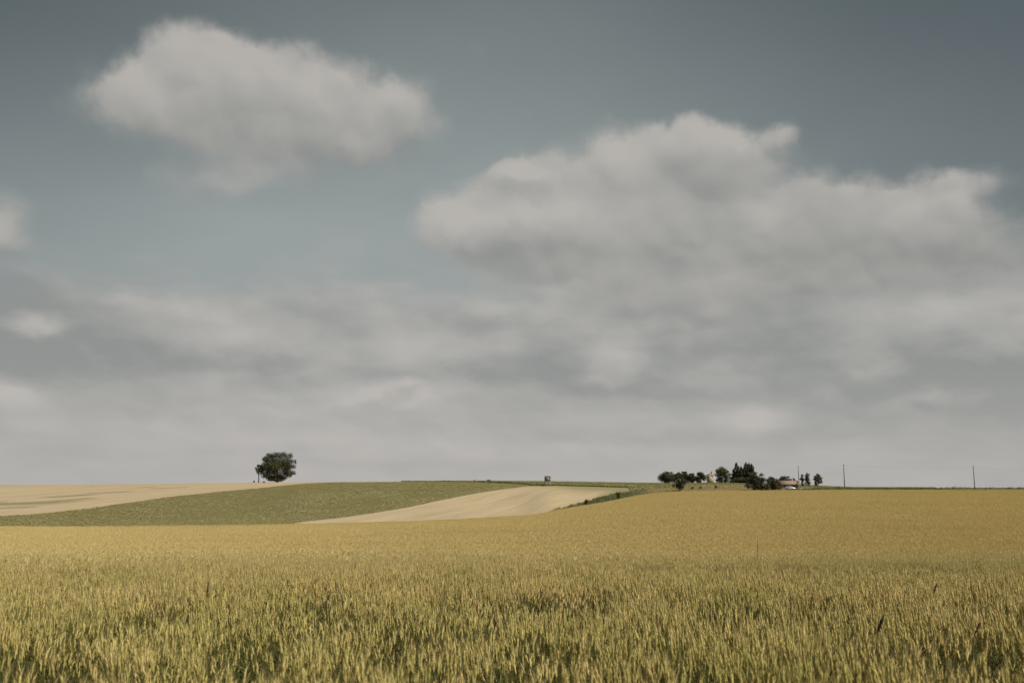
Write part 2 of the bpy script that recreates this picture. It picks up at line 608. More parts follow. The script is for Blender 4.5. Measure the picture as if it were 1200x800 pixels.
def mat_noisy(name, c1, c2, scale, rough=0.85, spec=0.15, bump=0.0, stretch=(1, 1, 1), c3=None, scale3=1.0):
    def build(N, p):
        tcn = N.n('ShaderNodeTexCoord').outputs['Object']
        v = N.vm('MULTIPLY', tcn, stretch)
        n1 = N.noise(v, scale, 6.0, 0.6)
        c = N.mix(N.mr(n1.outputs['Fac'], 0.3, 0.7), c1, c2)
        if c3 is not None:
            n2 = N.noise(N.vm('ADD', v, (5.1, 3.3, 8.8)), scale3, 4.0, 0.6)
            c = N.mix(N.mr(n2.outputs['Fac'], 0.5, 0.72), c, c3)
        if bump:
            add_bump(N, p, n1.outputs['Fac'], bump, 0.05)
        return c
    return material(name, build, rough, spec)


def wheat_build(N, p):
    """ears, stems and leaves share one material; the tint of each stalk is on the mesh, ripeness varies across the field"""
    P = geo_pos(N)
    flat = N.vm('MULTIPLY', P, (1.0, 1.0, 0.0))
    a = N.noise(flat, 0.55, 3.0, 0.55)
    b = N.noise(N.vm('MULTIPLY', flat, (0.6, 1.0, 1.0)), 0.06, 3.0, 0.5)
    tint = attr(N)
    g = N.m('ADD', N.m('MULTIPLY', a.outputs['Fac'], 0.6), N.m('MULTIPLY', b.outputs['Fac'], 0.4))
    sx = N.n('ShaderNodeSeparateXYZ')
    N.link(P, sx.inputs[0])
    g = N.m('ADD', g, N.mr(sx.outputs[1], 8.0, 60.0, -0.03, 0.07))     # colour pushed to the ripe tint with distance to brighten the stand
    ripe = N.mix(1.0, tint, (1.05, 0.99, 1.0), 'MULTIPLY')
    green = N.mix(1.0, tint, (0.82, 0.86, 0.69), 'MULTIPLY')
    c = N.mix(N.mr(g, 0.36, 0.62, 0, 1, True), green, ripe)
    straw = N.mr(sx.outputs[1], 12.0, 50.0, 0.0, 0.42, True)        # pale straw mixed in with distance, brightening put into the colour
    return N.mix(straw, c, (0.62, 0.53, 0.255))


M_wheat = material('wheat_straw', wheat_build, 0.6, 0.25, 0.22)


def plant_build(N, p):
    """grass and low crops: the tint of each blade, varied a little over the ground"""
    n1 = N.noise(N.vm('MULTIPLY', geo_pos(N), (1, 1, 0)), 0.09, 4.0, 0.6)
    tint = attr(N)
    return N.mix(N.mr(n1.outputs['Fac'], 0.3, 0.7), N.mix(1.0, tint, (0.86, 0.92, 0.86), 'MULTIPLY'), N.mix(1.0, tint, (1.1, 1.04, 1.0), 'MULTIPLY'))


M_plant = material('plant_blade', plant_build, 0.7, 0.2, 0.2)


def leaf_build(N, p):
    tint = attr(N)
    oi = N.n('ShaderNodeObjectInfo').outputs['Random']
    return N.mix(N.mr(oi, 0, 1, 0, 1), N.mix(1.0, tint, (0.92, 0.95, 0.95), 'MULTIPLY'), N.mix(1.0, tint, (1.08, 1.05, 1.0), 'MULTIPLY'))


M_leaf = material('tree_leaf', leaf_build, 0.55, 0.3, 0.18)
M_bark = mat_noisy('bark', (0.07, 0.055, 0.04), (0.14, 0.115, 0.09), 3.0, bump=0.6, stretch=(4, 4, 0.7))


def soil_build(N, p):
    P = geo_pos(N)
    n1 = N.noise(P, 2.2, 6, 0.65)
    n2 = N.noise(P, 14.0, 4, 0.6)
    add_bump(N, p, n2.outputs['Fac'], 0.8, 0.04)
    return N.mix(n1.outputs['Fac'], (0.085, 0.065, 0.042), (0.16, 0.125, 0.080))


M_soil = material('field_soil', soil_build, 0.95, 0.05)


def canopy_build(N, p):
    P = geo_pos(N)
    b = N.noise(N.vm('MULTIPLY', P, (0.6, 1.0, 0.0)), 0.06, 3.0, 0.5)
    n2 = N.noise(P, 6.0, 4, 0.65)
    c = N.mix(N.mr(b.outputs['Fac'], 0.35, 0.62), (0.42, 0.345, 0.145), (0.48, 0.375, 0.165))
    add_bump(N, p, n2.outputs['Fac'], 1.0, 0.25)
    return N.mix(N.mr(n2.outputs['Fac'], 0.3, 0.7), N.mix(1.0, c, (0.55, 0.6, 0.55), 'MULTIPLY'), c)


M_canopy = material('wheat_canopy', canopy_build, 0.9, 0.05)


def stubble_build(N, p):
    P = geo_pos(N)
    ang = R(-72.5)
    rot = N.n('ShaderNodeVectorRotate')
    rot.rotation_type = 'Z_AXIS'
    rot.inputs['Angle'].default_value = ang
    N.link(P, rot.inputs['Vector'])
    q = rot.outputs[0]
    rows = N.noise(N.vm('MULTIPLY', q, (0.012, 0.16, 0.0)), 1.0, 6, 0.7)
    fine = N.noise(N.vm('MULTIPLY', P, (1, 1, 0)), 0.7, 5, 0.7)
    big = N.noise(N.vm('MULTIPLY', P, (1, 1, 0)), 0.018, 4, 0.55)
    c = N.mix(N.mr(rows.outputs['Fac'], 0.3, 0.7), (0.335, 0.260, 0.158), (0.505, 0.402, 0.262))
    c = N.mix(N.mr(fine.outputs['Fac'], 0.35, 0.75), c, N.mix(1.0, c, (0.72, 0.71, 0.66), 'MULTIPLY'))
    c = N.mix(N.mr(big.outputs['Fac'], 0.40, 0.68, 0.0, 0.55), c, (0.42, 0.335, 0.20))
    tint = attr(N)
    s = N.n('ShaderNodeSeparateColor')
    N.link(tint, s.inputs[0])
    weed = N.m('MULTIPLY', s.outputs[0], N.mr(fine.outputs['Fac'], 0.3, 0.55, 0.45, 1.0), clamp=True)
    c = N.mix(weed, c, (0.165, 0.155, 0.075))
    dry = N.m('MULTIPLY', s.outputs[1], N.mr(rows.outputs['Fac'], 0.25, 0.6, 0.6, 1.0), clamp=True)
    c = N.mix(dry, c, (0.185, 0.170, 0.078))
    add_bump(N, p, fine.outputs['Fac'], 0.5, 0.12)
    return c


M_stubble = material('straw_stubble', stubble_build, 0.9, 0.05)


def olive_build(N, p):
    P = N.vm('MULTIPLY', geo_pos(N), (1, 1, 0))
    n1 = N.noise(P, 0.9, 5, 0.65)
    n2 = N.noise(P, 0.03, 4, 0.5)
    c = N.mix(N.mr(n1.outputs['Fac'], 0.3, 0.7), (0.20, 0.172, 0.086), (0.28, 0.235, 0.122))
    rot = N.n('ShaderNodeVectorRotate')
    rot.rotation_type = 'Z_AXIS'
    rot.inputs['Angle'].default_value = R(-64)
    N.link(P, rot.inputs['Vector'])
    rows = N.noise(N.vm('MULTIPLY', rot.outputs[0], (0.012, 0.20, 0.0)), 1.0, 5, 0.7)
    c = N.mix(N.mr(rows.outputs['Fac'], 0.35, 0.7, 0.0, 0.55), c, N.mix(1.0, c, (0.66, 0.72, 0.62), 'MULTIPLY'))
    return N.mix(N.mr(n2.outputs['Fac'], 0.35, 0.7, 0, 0.5), c, (0.19, 0.178, 0.078))


M_olive = material('crop_ground', olive_build, 0.95, 0.05)


def green_build(N, p):
    P = N.vm('MULTIPLY', geo_pos(N), (1, 1, 0))
    n1 = N.noise(P, 0.25, 5, 0.6)
    n2 = N.noise(P, 0.02, 4, 0.5)
    c = N.mix(N.mr(n1.outputs['Fac'], 0.3, 0.7), (0.160, 0.160, 0.056), (0.225, 0.212, 0.080))
    return N.mix(N.mr(n2.outputs['Fac'], 0.4, 0.7, 0, 0.6), c, (0.25, 0.215, 0.088))


M_green = material('meadow_ground', green_build, 0.95, 0.05)


def verge_build(N, p):
    P = N.vm('MULTIPLY', geo_pos(N), (1, 1, 0))
    n1 = N.noise(P, 0.35, 5, 0.6)
    tint = attr(N)
    return N.mix(N.mr(n1.outputs['Fac'], 0.3, 0.7), tint, N.mix(1.0, tint, (0.7, 0.75, 0.7), 'MULTIPLY'))


M_verge = material('verge_ground', verge_build, 0.95, 0.05)

# ------------------------------------------------------------------ ground sheets between the field boundaries
COLS = np.unique(np.round(np.concatenate([np.linspace(-1.7, -0.6, 40), np.linspace(-0.6, 0.6, 420), np.linspace(0.6, 1.7, 40)]), 5))
BND = np.array([bounds(s) for s in COLS])


def zone(name, near, far, rows, mat, power=1.0, lift=0.0, colfun=None, smin=-9, smax=9):
    """grid between two depth arrays, one value per column"""
    t = np.linspace(0, 1, rows + 1) ** power
    Y = near[:, None] + (far - near)[:, None] * t[None, :]
    X = COLS[:, None] * Y
    Z = height(X, Y) + lift
    V = np.stack([X, Y, Z], -1).reshape(-1, 3)
    n = rows + 1
    faces = []
    wide = (far - near) > 0.35
    for i in range(len(COLS) - 1):
        if not (wide[i] or wide[i + 1]) or COLS[i] < smin or COLS[i + 1] > smax:
            continue
        a = i * n + np.arange(rows)
        faces.append(np.stack([a, a + n, a + n + 1, a + 1], -1))
    faces = np.concatenate(faces)
    used = np.unique(faces)
    remap = np.zeros(len(V), int)
    remap[used] = np.arange(len(used))
    V = V[used]
    cols = colfun(V) if colfun else None
    return link(name, new_mesh(name, V, remap[faces], cols, True), mat)


def smooth01(x):
    x = np.clip(x, 0, 1)
    return x * x * (3 - 2 * x)


def field_noise(V, sc, off=0.0):
    return np.array([mnoise.noise(Vector((p[0] * sc + off, p[1] * sc, 0.0))) for p in V])


one = np.ones(len(COLS))
g = zone('ground', one * 1.2, BND[:, 0], 160, M_soil, 2.2)
tag(g, 'brown soil under the wheat, sloping away to the far edge', 'ground', kind='structure')
gb = MB()
gb.poly([(-60, -60, -0.05), (60, -60, -0.05), (60, 1.1, -0.05), (-60, 1.1, -0.05)])
gb = gb.build('ground', M_soil)
tag(gb, 'bare soil around the photographer in front of the wheat', 'ground', kind='structure')


def verge_col(V):
    u = V[:, 0] / V[:, 1] * F * 1.012 + 600
    dry = smooth01((u - 742) / 30) * (1 - smooth01((u - 935) / 20))
    nz = np.array([mnoise.noise(Vector((p[0] * .06, p[1] * .06, 3.0))) for p in V])
    dryl = 1 - smooth01((u - 600) / 90)
    dry = np.maximum(dry, dryl)
    dry = np.clip(dry + 0.25 * nz * (dry > 0.05), 0, 1)
    return (1 - dry)[:, None] * np.array([.155, .150, .075]) + dry[:, None] * np.array([.36, .29, .16])


vz = zone('grass_verge', BND[:, 0], BND[:, 1], 14, M_verge, 1.0, colfun=verge_col, smin=-0.16)
tag(vz, 'rough grass bank running along the far edge of the wheat', 'verge', kind='structure')


def near_line(V, pts, width):
    """0..1 closeness of ground points to a polyline given as (u, v) pixels is avoided; pts are ground x,y"""
    best = np.full(len(V), 1e9)
    for (a, b) in zip(pts[:-1], pts[1:]):
        a, b = np.array(a), np.array(b)
        d = b - a
        t = np.clip(((V[:, :2] - a) @ d) / (d @ d), 0, 1)
        best = np.minimum(best, np.linalg.norm(V[:, :2] - (a + t[:, None] * d), axis=1))
    return smooth01(1 - best / width)


def ground_at_px(u, v, d0=150, d1=640):
    """first ground point met by the sight line through a pixel beyond d0"""
    s, e = px_se(u, v)
    d = np.arange(d0, d1, 0.5)
    z = height(s * d, d)
    hit = np.nonzero(z >= EYE + e * d)[0]
    k = hit[0] if len(hit) else len(d) - 1
    return (s * d[k], d[k])


def stubble_col(V):
    c = np.zeros((len(V), 3))
    u = V[:, 0] / V[:, 1] * F * 1.012 + 600
    strip = [[(-40, 592), (20, 590), (55, 588.5)], [(70, 586.5), (85, 585.5), (103, 583.8)], [(66, 582), (85, 580.7), (97, 579.8)], [(-30, 596), (8, 595), (32, 594)],
             [(112, 577.5), (145, 576.2)], [(165, 571), (176, 570.6)], [(184, 572.3), (215, 571)], [(-60, 590), (-20, 589)]]
    wid = [17, 7, 9, 6, 7, 5, 5, 14]
    for pl, w in zip(strip, wid):
        pts = [ground_at_px(*p, d0=230) for p in pl]
        c[:, 0] = np.maximum(c[:, 0], near_line(V, pts, w) * 0.95)
    # greener skyline at far left and the yellowish grass at the top of the right-hand stubble
    v_left = smooth01((60 - u) / 120) * smooth01((V[:, 1] - 520) / 50)
    c[:, 1] = np.maximum(c[:, 1], v_left)
    top = smooth01((u - 610) / 70) * np.maximum(smooth01((V[:, 1] - 400) / 60), smooth01((u - 690) / 40))
    c[:, 1] = np.maximum(c[:, 1], top * 0.85)
    return c


st = zone('stubble_field', BND[:, 1], BND[:, 2], 60, M_stubble, colfun=stubble_col, smin=-0.32, smax=0.17)
tag(st, 'pale straw stubble field narrowing to a point between olive crop and wheat', 'field', kind='structure')
ol = zone('crop_field', BND[:, 2], BND[:, 3], 50, M_olive, smax=0.06)
tag(ol, 'olive green crop field on the left hillside', 'field', kind='structure')
tf = zone('stubble_field', BND[:, 3], BND[:, 4], 90, M_stubble, colfun=stubble_col, smax=-0.07)
tag(tf, 'tan stubble field above the olive crop with streaks of weeds', 'field', kind='structure')
gf = zone('meadow', BND[:, 4], BND[:, 5], 40, M_green, smin=-0.13)
tag(gf, 'strip of green meadow along the skyline', 'meadow', kind='structure')
bk = zone('terrain', BND[:, 5], one * 8800.0, 60, M_green, 2.5)
tag(bk, 'land falling away beyond the skyline', 'terrain', kind='structure')


# ------------------------------------------------------------------ scatter (one object, geometry nodes)
def library(name, meshes, mat):
    col_ = bpy.data.collections.new(name)
    for i, me in enumerate(meshes):
        if not me.materials:
            me.materials.append(mat)
        o = bpy.data.objects.new('%s_%02d' % (name, i), me)
        col_.objects.link(o)
    return col_


def scatter(name, pts, rot, scl, idx, lib):
    me = bpy.data.meshes.new(name)
    me.vertices.add(len(pts))
    me.vertices.foreach_set('co', np.asarray(pts, np.float32).ravel())
    for nm, dat, ty, key in (('rot', rot, 'FLOAT_VECTOR', 'vector'), ('scl', scl, 'FLOAT_VECTOR', 'vector'), ('idx', idx, 'INT', 'value')):
        a = me.attributes.new(nm, ty, 'POINT')
        a.data.foreach_set(key, np.asarray(dat, np.int32 if ty == 'INT' else np.float32).ravel())
    o = link(name, me)
    ng = bpy.data.node_groups.new(name + '_scatter', 'GeometryNodeTree')
    ng.interface.new_socket('Geometry', in_out='INPUT', socket_type='NodeSocketGeometry')
    ng.interface.new_socket('Geometry', in_out='OUTPUT', socket_type='NodeSocketGeometry')
    nn = ng.nodes.new
    gi, go = nn('NodeGroupInput'), nn('NodeGroupOutput')
    ip = nn('GeometryNodeInstanceOnPoints')
    ci = nn('GeometryNodeCollectionInfo')
    ci.inputs['Collection'].default_value = lib
    ci.inputs['Separate Children'].default_value = True
    ci.inputs['Reset Children'].default_value = True

    def named(nm, ty):
        q = nn('GeometryNodeInputNamedAttribute')
        q.data_type = ty
        q.inputs['Name'].default_value = nm
        return q.outputs['Attribute']
    L = ng.links.new
    e2r = nn('FunctionNodeEulerToRotation')
    L(named('rot', 'FLOAT_VECTOR'), e2r.inputs[0])
    L(gi.outputs[0], ip.inputs['Points'])
    L(ci.outputs[0], ip.inputs['Instance'])
    ip.inputs['Pick Instance'].default_value = True
    L(named('idx', 'INT'), ip.inputs['Instance Index'])
    L(e2r.outputs[0], ip.inputs['Rotation'])
    L(named('scl', 'FLOAT_VECTOR'), ip.inputs['Scale'])
    L(ip.outputs[0], go.inputs[0])
    md = o.modifiers.new('scatter', 'NODES')
    md.node_group = ng
    return o


# ------------------------------------------------------------------ wheat
EAR_A, EAR_B = np.array([.80, .630, .262]), np.array([.58, .520, .168])      # straw gold, yellow green
AWN = np.array([.82, .65, .31])
STEM_T, STEM_L = np.array([.25, .230, .075]), np.array([.065, .066, .022])  # lower stem colour darkened, painting in the shade between stalks
LEAF_G, LEAF_D = np.array([.105, .122, .042]), np.array([.36, .28, .12])


class Geo:
    def __init__(self):
        self.v, self.c, self.f = [], [], []

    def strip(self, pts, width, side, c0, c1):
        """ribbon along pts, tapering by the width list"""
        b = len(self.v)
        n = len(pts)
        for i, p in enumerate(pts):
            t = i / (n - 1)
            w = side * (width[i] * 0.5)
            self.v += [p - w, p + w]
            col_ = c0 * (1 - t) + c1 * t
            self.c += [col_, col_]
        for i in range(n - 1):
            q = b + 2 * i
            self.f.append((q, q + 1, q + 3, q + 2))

    def ring(self, pts, rad, nside, cols, ph=0.0):
        b = len(self.v)
        ax = pts[-1] - pts[0]
        ax = ax / np.linalg.norm(ax)
        a = np.cross(ax, [0.3, 0.9, 0.1])
        a /= np.linalg.norm(a)
        c = np.cross(ax, a)
        for i, p in enumerate(pts):
            for k in range(nside):
                t = 2 * math.pi * k / nside + ph + (i % 2) * math.pi / nside
                self.v.append(p + (a * math.cos(t) + c * math.sin(t)) * rad[i])
                self.c.append(cols[i])
        for i in range(len(pts) - 1):
            for k in range(nside):
                q = b + i * nside
                self.f.append((q + k, q + (k + 1) % nside, q + nside + (k + 1) % nside, q + nside + k))

    def mesh(self, name):
        return new_mesh(name, np.array(self.v), self.f, np.array(self.c))


def wheat_patch(i, size, count, rg):
    G = Geo()
    for _ in range(count):
        x, y = rg.uniform(-size / 2, size / 2, 2) * 1.25
        h = rg.normal(0.785, 0.07)
        if rg.random() < 0.06:
            h *= 0.8
        la = rg.uniform(0, 2 * math.pi)
        lean = abs(rg.normal(0, 0.04)) + 0.01
        ld = np.array([math.cos(la), math.sin(la), 0])
        base = np.array([x, y, 0.0])
        p1 = base + ld * lean * h * 0.35 + np.array([0, 0, h * 0.6])
        p2 = base + ld * lean * h + np.array([0, 0, h])
        ripe = rg.random() ** .6
        tone = rg.uniform(0.8, 1.18)
        ear = (EAR_A * ripe + EAR_B * (1 - ripe)) * tone
        st_ = STEM_T * tone
        sd = np.array([math.cos(la + 1.2), math.sin(la + 1.2), 0])
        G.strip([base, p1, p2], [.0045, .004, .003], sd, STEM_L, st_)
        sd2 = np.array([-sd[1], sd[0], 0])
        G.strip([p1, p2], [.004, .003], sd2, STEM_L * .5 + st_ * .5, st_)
        # ear: spindle of alternating spikelets, nodding a little
        el_ = rg.uniform(0.075, 0.105)
        nod = rg.uniform(0.0, 0.32)
        dirn = np.array([0, 0, 1]) * (1 - nod * .35) + ld * nod
        dirn /= np.linalg.norm(dirn)
        pts = [p2 + dirn * el_ * t for t in (0, .15, .38, .62, .85, 1.0)]
        wd = rg.uniform(0.0058, 0.0082)
        G.ring(pts, [wd * .35, wd * 1.0, wd * .95, wd * .9, wd * .65, wd * .12], 4, [ear * .85, ear * .9, ear, ear, ear * 1.05, ear * 1.1], rg.uniform(0, 3))
        # awns
        for k in range(14):
            t0 = rg.uniform(0.05, 0.95)
            p = p2 + dirn * el_ * t0
            aa = rg.uniform(0, 2 * math.pi)
            out = np.array([math.cos(aa), math.sin(aa), 0]) * rg.uniform(.12, .42)
            q = dirn + out
            q /= np.linalg.norm(q)
            ln = rg.uniform(.045, .085)
            sd3 = np.cross(q, [math.cos(aa + 1.0), math.sin(aa + 1.0), .2])
            sd3 /= np.linalg.norm(sd3)
            b = len(G.v)
            awc = AWN * tone * (0.75 + .25 * ripe)
            G.v += [p - sd3 * .0016, p + sd3 * .0016, p + q * ln]
            G.c += [awc, awc, awc]
            G.f.append((b, b + 1, b + 2))
        # leaves
        nl = (0 if rg.random() < .4 else 1) + (1 if rg.random() < .5 else 0)
        for k in range(nl):
            hl = h * (rg.uniform(.55, .84) if k == 0 else rg.uniform(.3, .6))
            a2 = rg.uniform(0, 2 * math.pi)
            dd = np.array([math.cos(a2), math.sin(a2), 0])
            p = base + ld * lean * hl + np.array([0, 0, hl])
            L_ = rg.uniform(.12, .24)
            up = rg.uniform(.35, 1.3)
            l1 = p + dd * L_ * .4 + np.array([0, 0, L_ * .42 * up])
            l2 = l1 + dd * L_ * .38 + np.array([0, 0, L_ * rg.uniform(-.25, .25)])
            l3 = l2 + dd * L_ * .2 + np.array([0, 0, -L_ * rg.uniform(.1, .4)])
            mixd = rg.random() ** 3
            lc = (LEAF_G * (1 - mixd) + LEAF_D * mixd) * rg.uniform(.75, 1.25)
            G.strip([p, l1, l2, l3], [.006, .012, .009, .001], np.array([-dd[1], dd[0], 0]), lc * .8, lc)
    return G.mesh('wheat_tuft')


def leafy_patch(i, size, count, rg):
    """where the crop is thin: bent green blades, few short ears"""
    G = Geo()
    for _ in range(count):
        x, y = rg.uniform(-size / 2, size / 2, 2) * 1.3
        p = np.array([x, y, rg.uniform(.03, .22)])
        a2 = rg.uniform(0, 2 * math.pi)
        dd = np.array([math.cos(a2), math.sin(a2), 0])
        L_ = rg.uniform(.18, .36)
        l1 = p + dd * L_ * rg.uniform(.1, .3) + np.array([0, 0, L_ * .55])
        l2 = l1 + dd * L_ * .35 + np.array([0, 0, L_ * rg.uniform(-.05, .35)])
        l3 = l2 + dd * L_ * .25 + np.array([0, 0, -L_ * rg.uniform(0, .35)])
        lc = np.array([.050, .066, .026]) * rg.uniform(.5, 1.6)  # blade colour darkened so the deep shade of the gaps is painted in
        if rg.random() < .12:
            lc = LEAF_D * rg.uniform(.6, 1.0)
        G.strip([p, l1, l2, l3], [.008, .013, .010, .001], np.array([-dd[1], dd[0], 0]), lc * .7, lc)
    return G.mesh('wheat_tuft')


def far_tuft(rg, r=0.42, count=34):
    """coarser clump for the part of the field where one ear is less than a pixel"""
    G = Geo()
    A2 = np.array([.77, .630, .325])
    for _ in range(count):
        rr = r * math.sqrt(rg.random())
        a = rg.uniform(0, 2 * math.pi)
        x, y = rr * math.cos(a), rr * math.sin(a)
        h = rg.normal(.78, .045)
        ripe = rg.random()
        tone = rg.uniform(.88, 1.12)
        ear = (A2 * (.2 + .7 * ripe) + EAR_B * (.8 - .7 * ripe)) * tone * 1.12
        la = rg.uniform(0, 2 * math.pi)
        sd = np.array([math.cos(la), math.sin(la), 0])
        ln = rg.normal(0, .05, 2)
        b = np.array([x, y, .3])
        p = np.array([x + ln[0], y + ln[1], h])
        tip = p + np.array([ln[0] * .6, ln[1] * .6, rg.uniform(.10, .14)])
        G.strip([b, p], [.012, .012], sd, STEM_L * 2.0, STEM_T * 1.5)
        mid = (p + tip) / 2
        G.strip([p, mid, tip], [.010, .034, .006], sd, ear * .95, AWN * tone)
        sd2 = np.array([-sd[1], sd[0], 0])
        G.strip([p, mid, tip], [.010, .034, .006], sd2, ear * .95, AWN * tone)
    return G.mesh('wheat_tuft')


PATCH = 0.25
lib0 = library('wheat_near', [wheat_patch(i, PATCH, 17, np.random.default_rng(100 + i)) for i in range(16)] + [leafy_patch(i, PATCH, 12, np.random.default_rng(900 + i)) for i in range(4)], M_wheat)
lib1 = library('wheat_far', [far_tuft(np.random.default_rng(300 + i)) for i in range(10)], M_wheat)


def canopy_px(u, v):
    """point of the flat foreground canopy seen at a pixel"""
    s, e = px_se(u, v)
    d = np.arange(2.0, 120.0, 0.02)
    k = np.nonzero(height(s * d, d) + WH >= EYE + e * d)[0]
    d = d[k[0]] if len(k) else 119.0
    return s * d, d


# thin and trampled places in the crop: (u, v, half width m, half depth m, strength)
GAPS = [(310, 738, .28, .22, .95), (285, 765, .16, .22, .9), (330, 735, .18, .12, .8), (40, 762, .30, .22, .85), (20, 790, .25, .15, .8), (100, 725, .08, .25, .7), (240, 700, .14, .25, .6),
        (620, 764, .09, .22, .95), (465, 745, .22, .25, .75), (500, 738, .12, .12, .6), (655, 696, .55, .35, .8), (640, 698, .2, .3, .7), (685, 692, .25, .25, .6), (583, 708, .14, .25, .7),
        (785, 660, .9, .5, .7), (905, 661, 1.1, .45, .75), (1010, 665, .9, .4, .5), (820, 715, .15, .2, .8), (880, 712, .6, .3, .6), (920, 705, .5, .3, .5), (1080, 660, .9, .4, .45),
        (1100, 765, .30, .22, .7), (1165, 755, .3, .2, .7), (1010, 760, .2, .2, .5), (870, 795, .12, .1, .8), (550, 790, .2, .12, .6), (360, 700, .4, .3, .4), (160, 720, .25, .2, .45),
        (130, 665, .5, .5, .5), (45, 639, 1.2, .7, .9), (28, 645, .8, .8, .8), (60, 633, 1.0, .6, .9), (24, 634, .9, .6, .8), (8, 655, .9, .9, .5), (420, 715, .2, .2, .4), (725, 735, .12, .2, .5)]
gap_xy = []
for (u, v, a, b, s) in GAPS:
    gx_, gy_ = canopy_px(u, v + 3)
    gap_xy.append((gx_, gy_, a * max(1.15, gy_ / 8), max(b, .15 * gy_), min(1.0, s * 1.3)))


def thin_at(x, y):
    g_ = np.zeros(len(x))
    for (gx, gy, a, b, s) in gap_xy:
        g_ = np.maximum(g_, s * np.exp(-(((x - gx) / a) ** 2 + ((y - gy) / b) ** 2) ** 1.4))
    return g_


def vnoise(x, y, sc, seed=0.0):
    return np.array([mnoise.noise(Vector((a * sc + seed, b * sc - seed, seed))) for a, b in zip(x, y)])


NEAR_END = 56.0
ys = np.arange(2.2, NEAR_END, PATCH)
P_ = []
for y in ys:
    half = 0.60 * y + 2.2
    xs = np.arange(-half, half, PATCH)
    P_.append(np.stack([xs, np.full(len(xs), y)], -1))
P_ = np.concatenate(P_)
P_ += rng.uniform(-.1, .1, P_.shape)
nz1 = vnoise(P_[:, 0], P_[:, 1], 0.9, 1.3)
nz2 = vnoise(P_[:, 0], P_[:, 1], 0.28, 5.1)
nz3 = vnoise(P_[:, 0] * 1.0, P_[:, 1] * .38, 2.2, 9.7)
thin = np.clip(thin_at(P_[:, 0], P_[:, 1]) + np.clip(nz3 * 3.2 - .48, 0, 1) + np.clip(nz1 * 1.6 - .30, 0, 1) * .9, 0, 1)
bare = rng.random(len(P_)) < thin * 0.92
keep = (~bare | (rng.random(len(P_)) < .75)) & (rng.random(len(P_)) < (NEAR_END - P_[:, 1]) / 20)
P_, thin, nz1, nz2, bare = P_[keep], thin[keep], nz1[keep], nz2[keep], bare[keep]
hs = 1.0 + 0.07 * nz1 + 0.07 * nz2 - 0.34 * thin + rng.normal(0, .03, len(P_))
z = height(P_[:, 0], P_[:, 1])
pts0 = np.stack([P_[:, 0], P_[:, 1], z - 0.005], -1)
rot0 = np.zeros((len(P_), 3))
rot0[:, 2] = rng.uniform(0, 2 * math.pi, len(P_))
rot0[:, 0] = rng.normal(0, .035, len(P_)) + thin * rng.normal(0, .25, len(P_))
rot0[:, 1] = rng.normal(0.02, .035, len(P_)) + thin * rng.normal(0, .25, len(P_))
scl0 = np.stack([np.ones(len(P_)), np.ones(len(P_)), hs], -1)
wheat = scatter('wheat', pts0, rot0, scl0, np.where(bare, rng.integers(16, 20, len(P_)), rng.integers(0, 16, len(P_))), lib0)
tag(wheat, 'ripening gold and green wheat with bearded ears filling the foreground', 'wheat', kind='stuff')

# far wheat, with the wheelings of the sprayer left bare
TRAM = []
for (u0, v0, u1, v1) in ((985, 584, 1075, 575.2), (1000, 586, 1090, 576), (800, 595, 860, 581), (815, 597, 876, 582), (1090, 601, 1215, 589), (1060, 606, 1215, 593), (1130, 580, 1215, 576)):
    TRAM.append((ground_at_px(u0, v0 + 2.2, 100, 420), ground_at_px(u1, v1 + 2.2, 100, 420)))


def sample_far(d0, d1, dens):
    n = int(0.5 * 2 * 0.60 * (d1 ** 2 - d0 ** 2) * dens)
    y = np.sqrt(rng.uniform(d0 ** 2, d1 ** 2, n))
    s = rng.uniform(-.60, .60, n)
    return s * y, y


fx, fy, fs = [], [], []
for d0, d1, dn, sc in ((35, 46, 2.4, 1.0), (46, 90, 5.0, 1.0), (90, 170, 3.6, 1.1), (170, 430, 2.0, 1.35)):
    x, y = sample_far(d0, d1, dn)
    fx.append(x)
    fy.append(y)
    fs.append(np.full(len(x), sc))
fx, fy, fs = np.concatenate(fx), np.concatenate(fy), np.concatenate(fs)
wl = np.interp(fx / fy, COLS, BND[:, 0])
ok = fy < wl - 0.5
pv = np.stack([fx, fy], -1)
tram = np.zeros(len(fx), bool)
for a, b in TRAM:
    a, b = np.array(a), np.array(b)
    d = b - a
    t = ((pv - a) @ d) / (d @ d)
    dist = np.linalg.norm(pv - (a + np.clip(t, -.1, 1.1)[:, None] * d), axis=1)
    tram |= dist < 1.1
fx, fy, fs, tram = fx[ok], fy[ok], fs[ok], tram[ok]
zf = height(fx, fy)
rotf = np.zeros((len(fx), 3))
rotf[:, 2] = rng.uniform(0, 6.28, len(fx))
hz = 1.0 + rng.normal(0, .03, len(fx)) + 0.05 * np.sin(fx * .13 + fy * .05) - 0.13 * tram
wf = scatter('wheat', np.stack([fx, fy, zf], -1), rotf, np.stack([fs, fs, hz], -1), rng.integers(0, 10, len(fx)), lib1)
tag(wf, 'smooth far part of the golden wheat field sloping to its edge', 'wheat', kind='stuff')
wc = zone('wheat_canopy', one * 46.0, BND[:, 0] - 0.3, 120, M_canopy, 1.3, lift=0.69)
tag(wc, 'dense lower layer of straw and leaves beneath the far ears', 'wheat', kind='stuff')


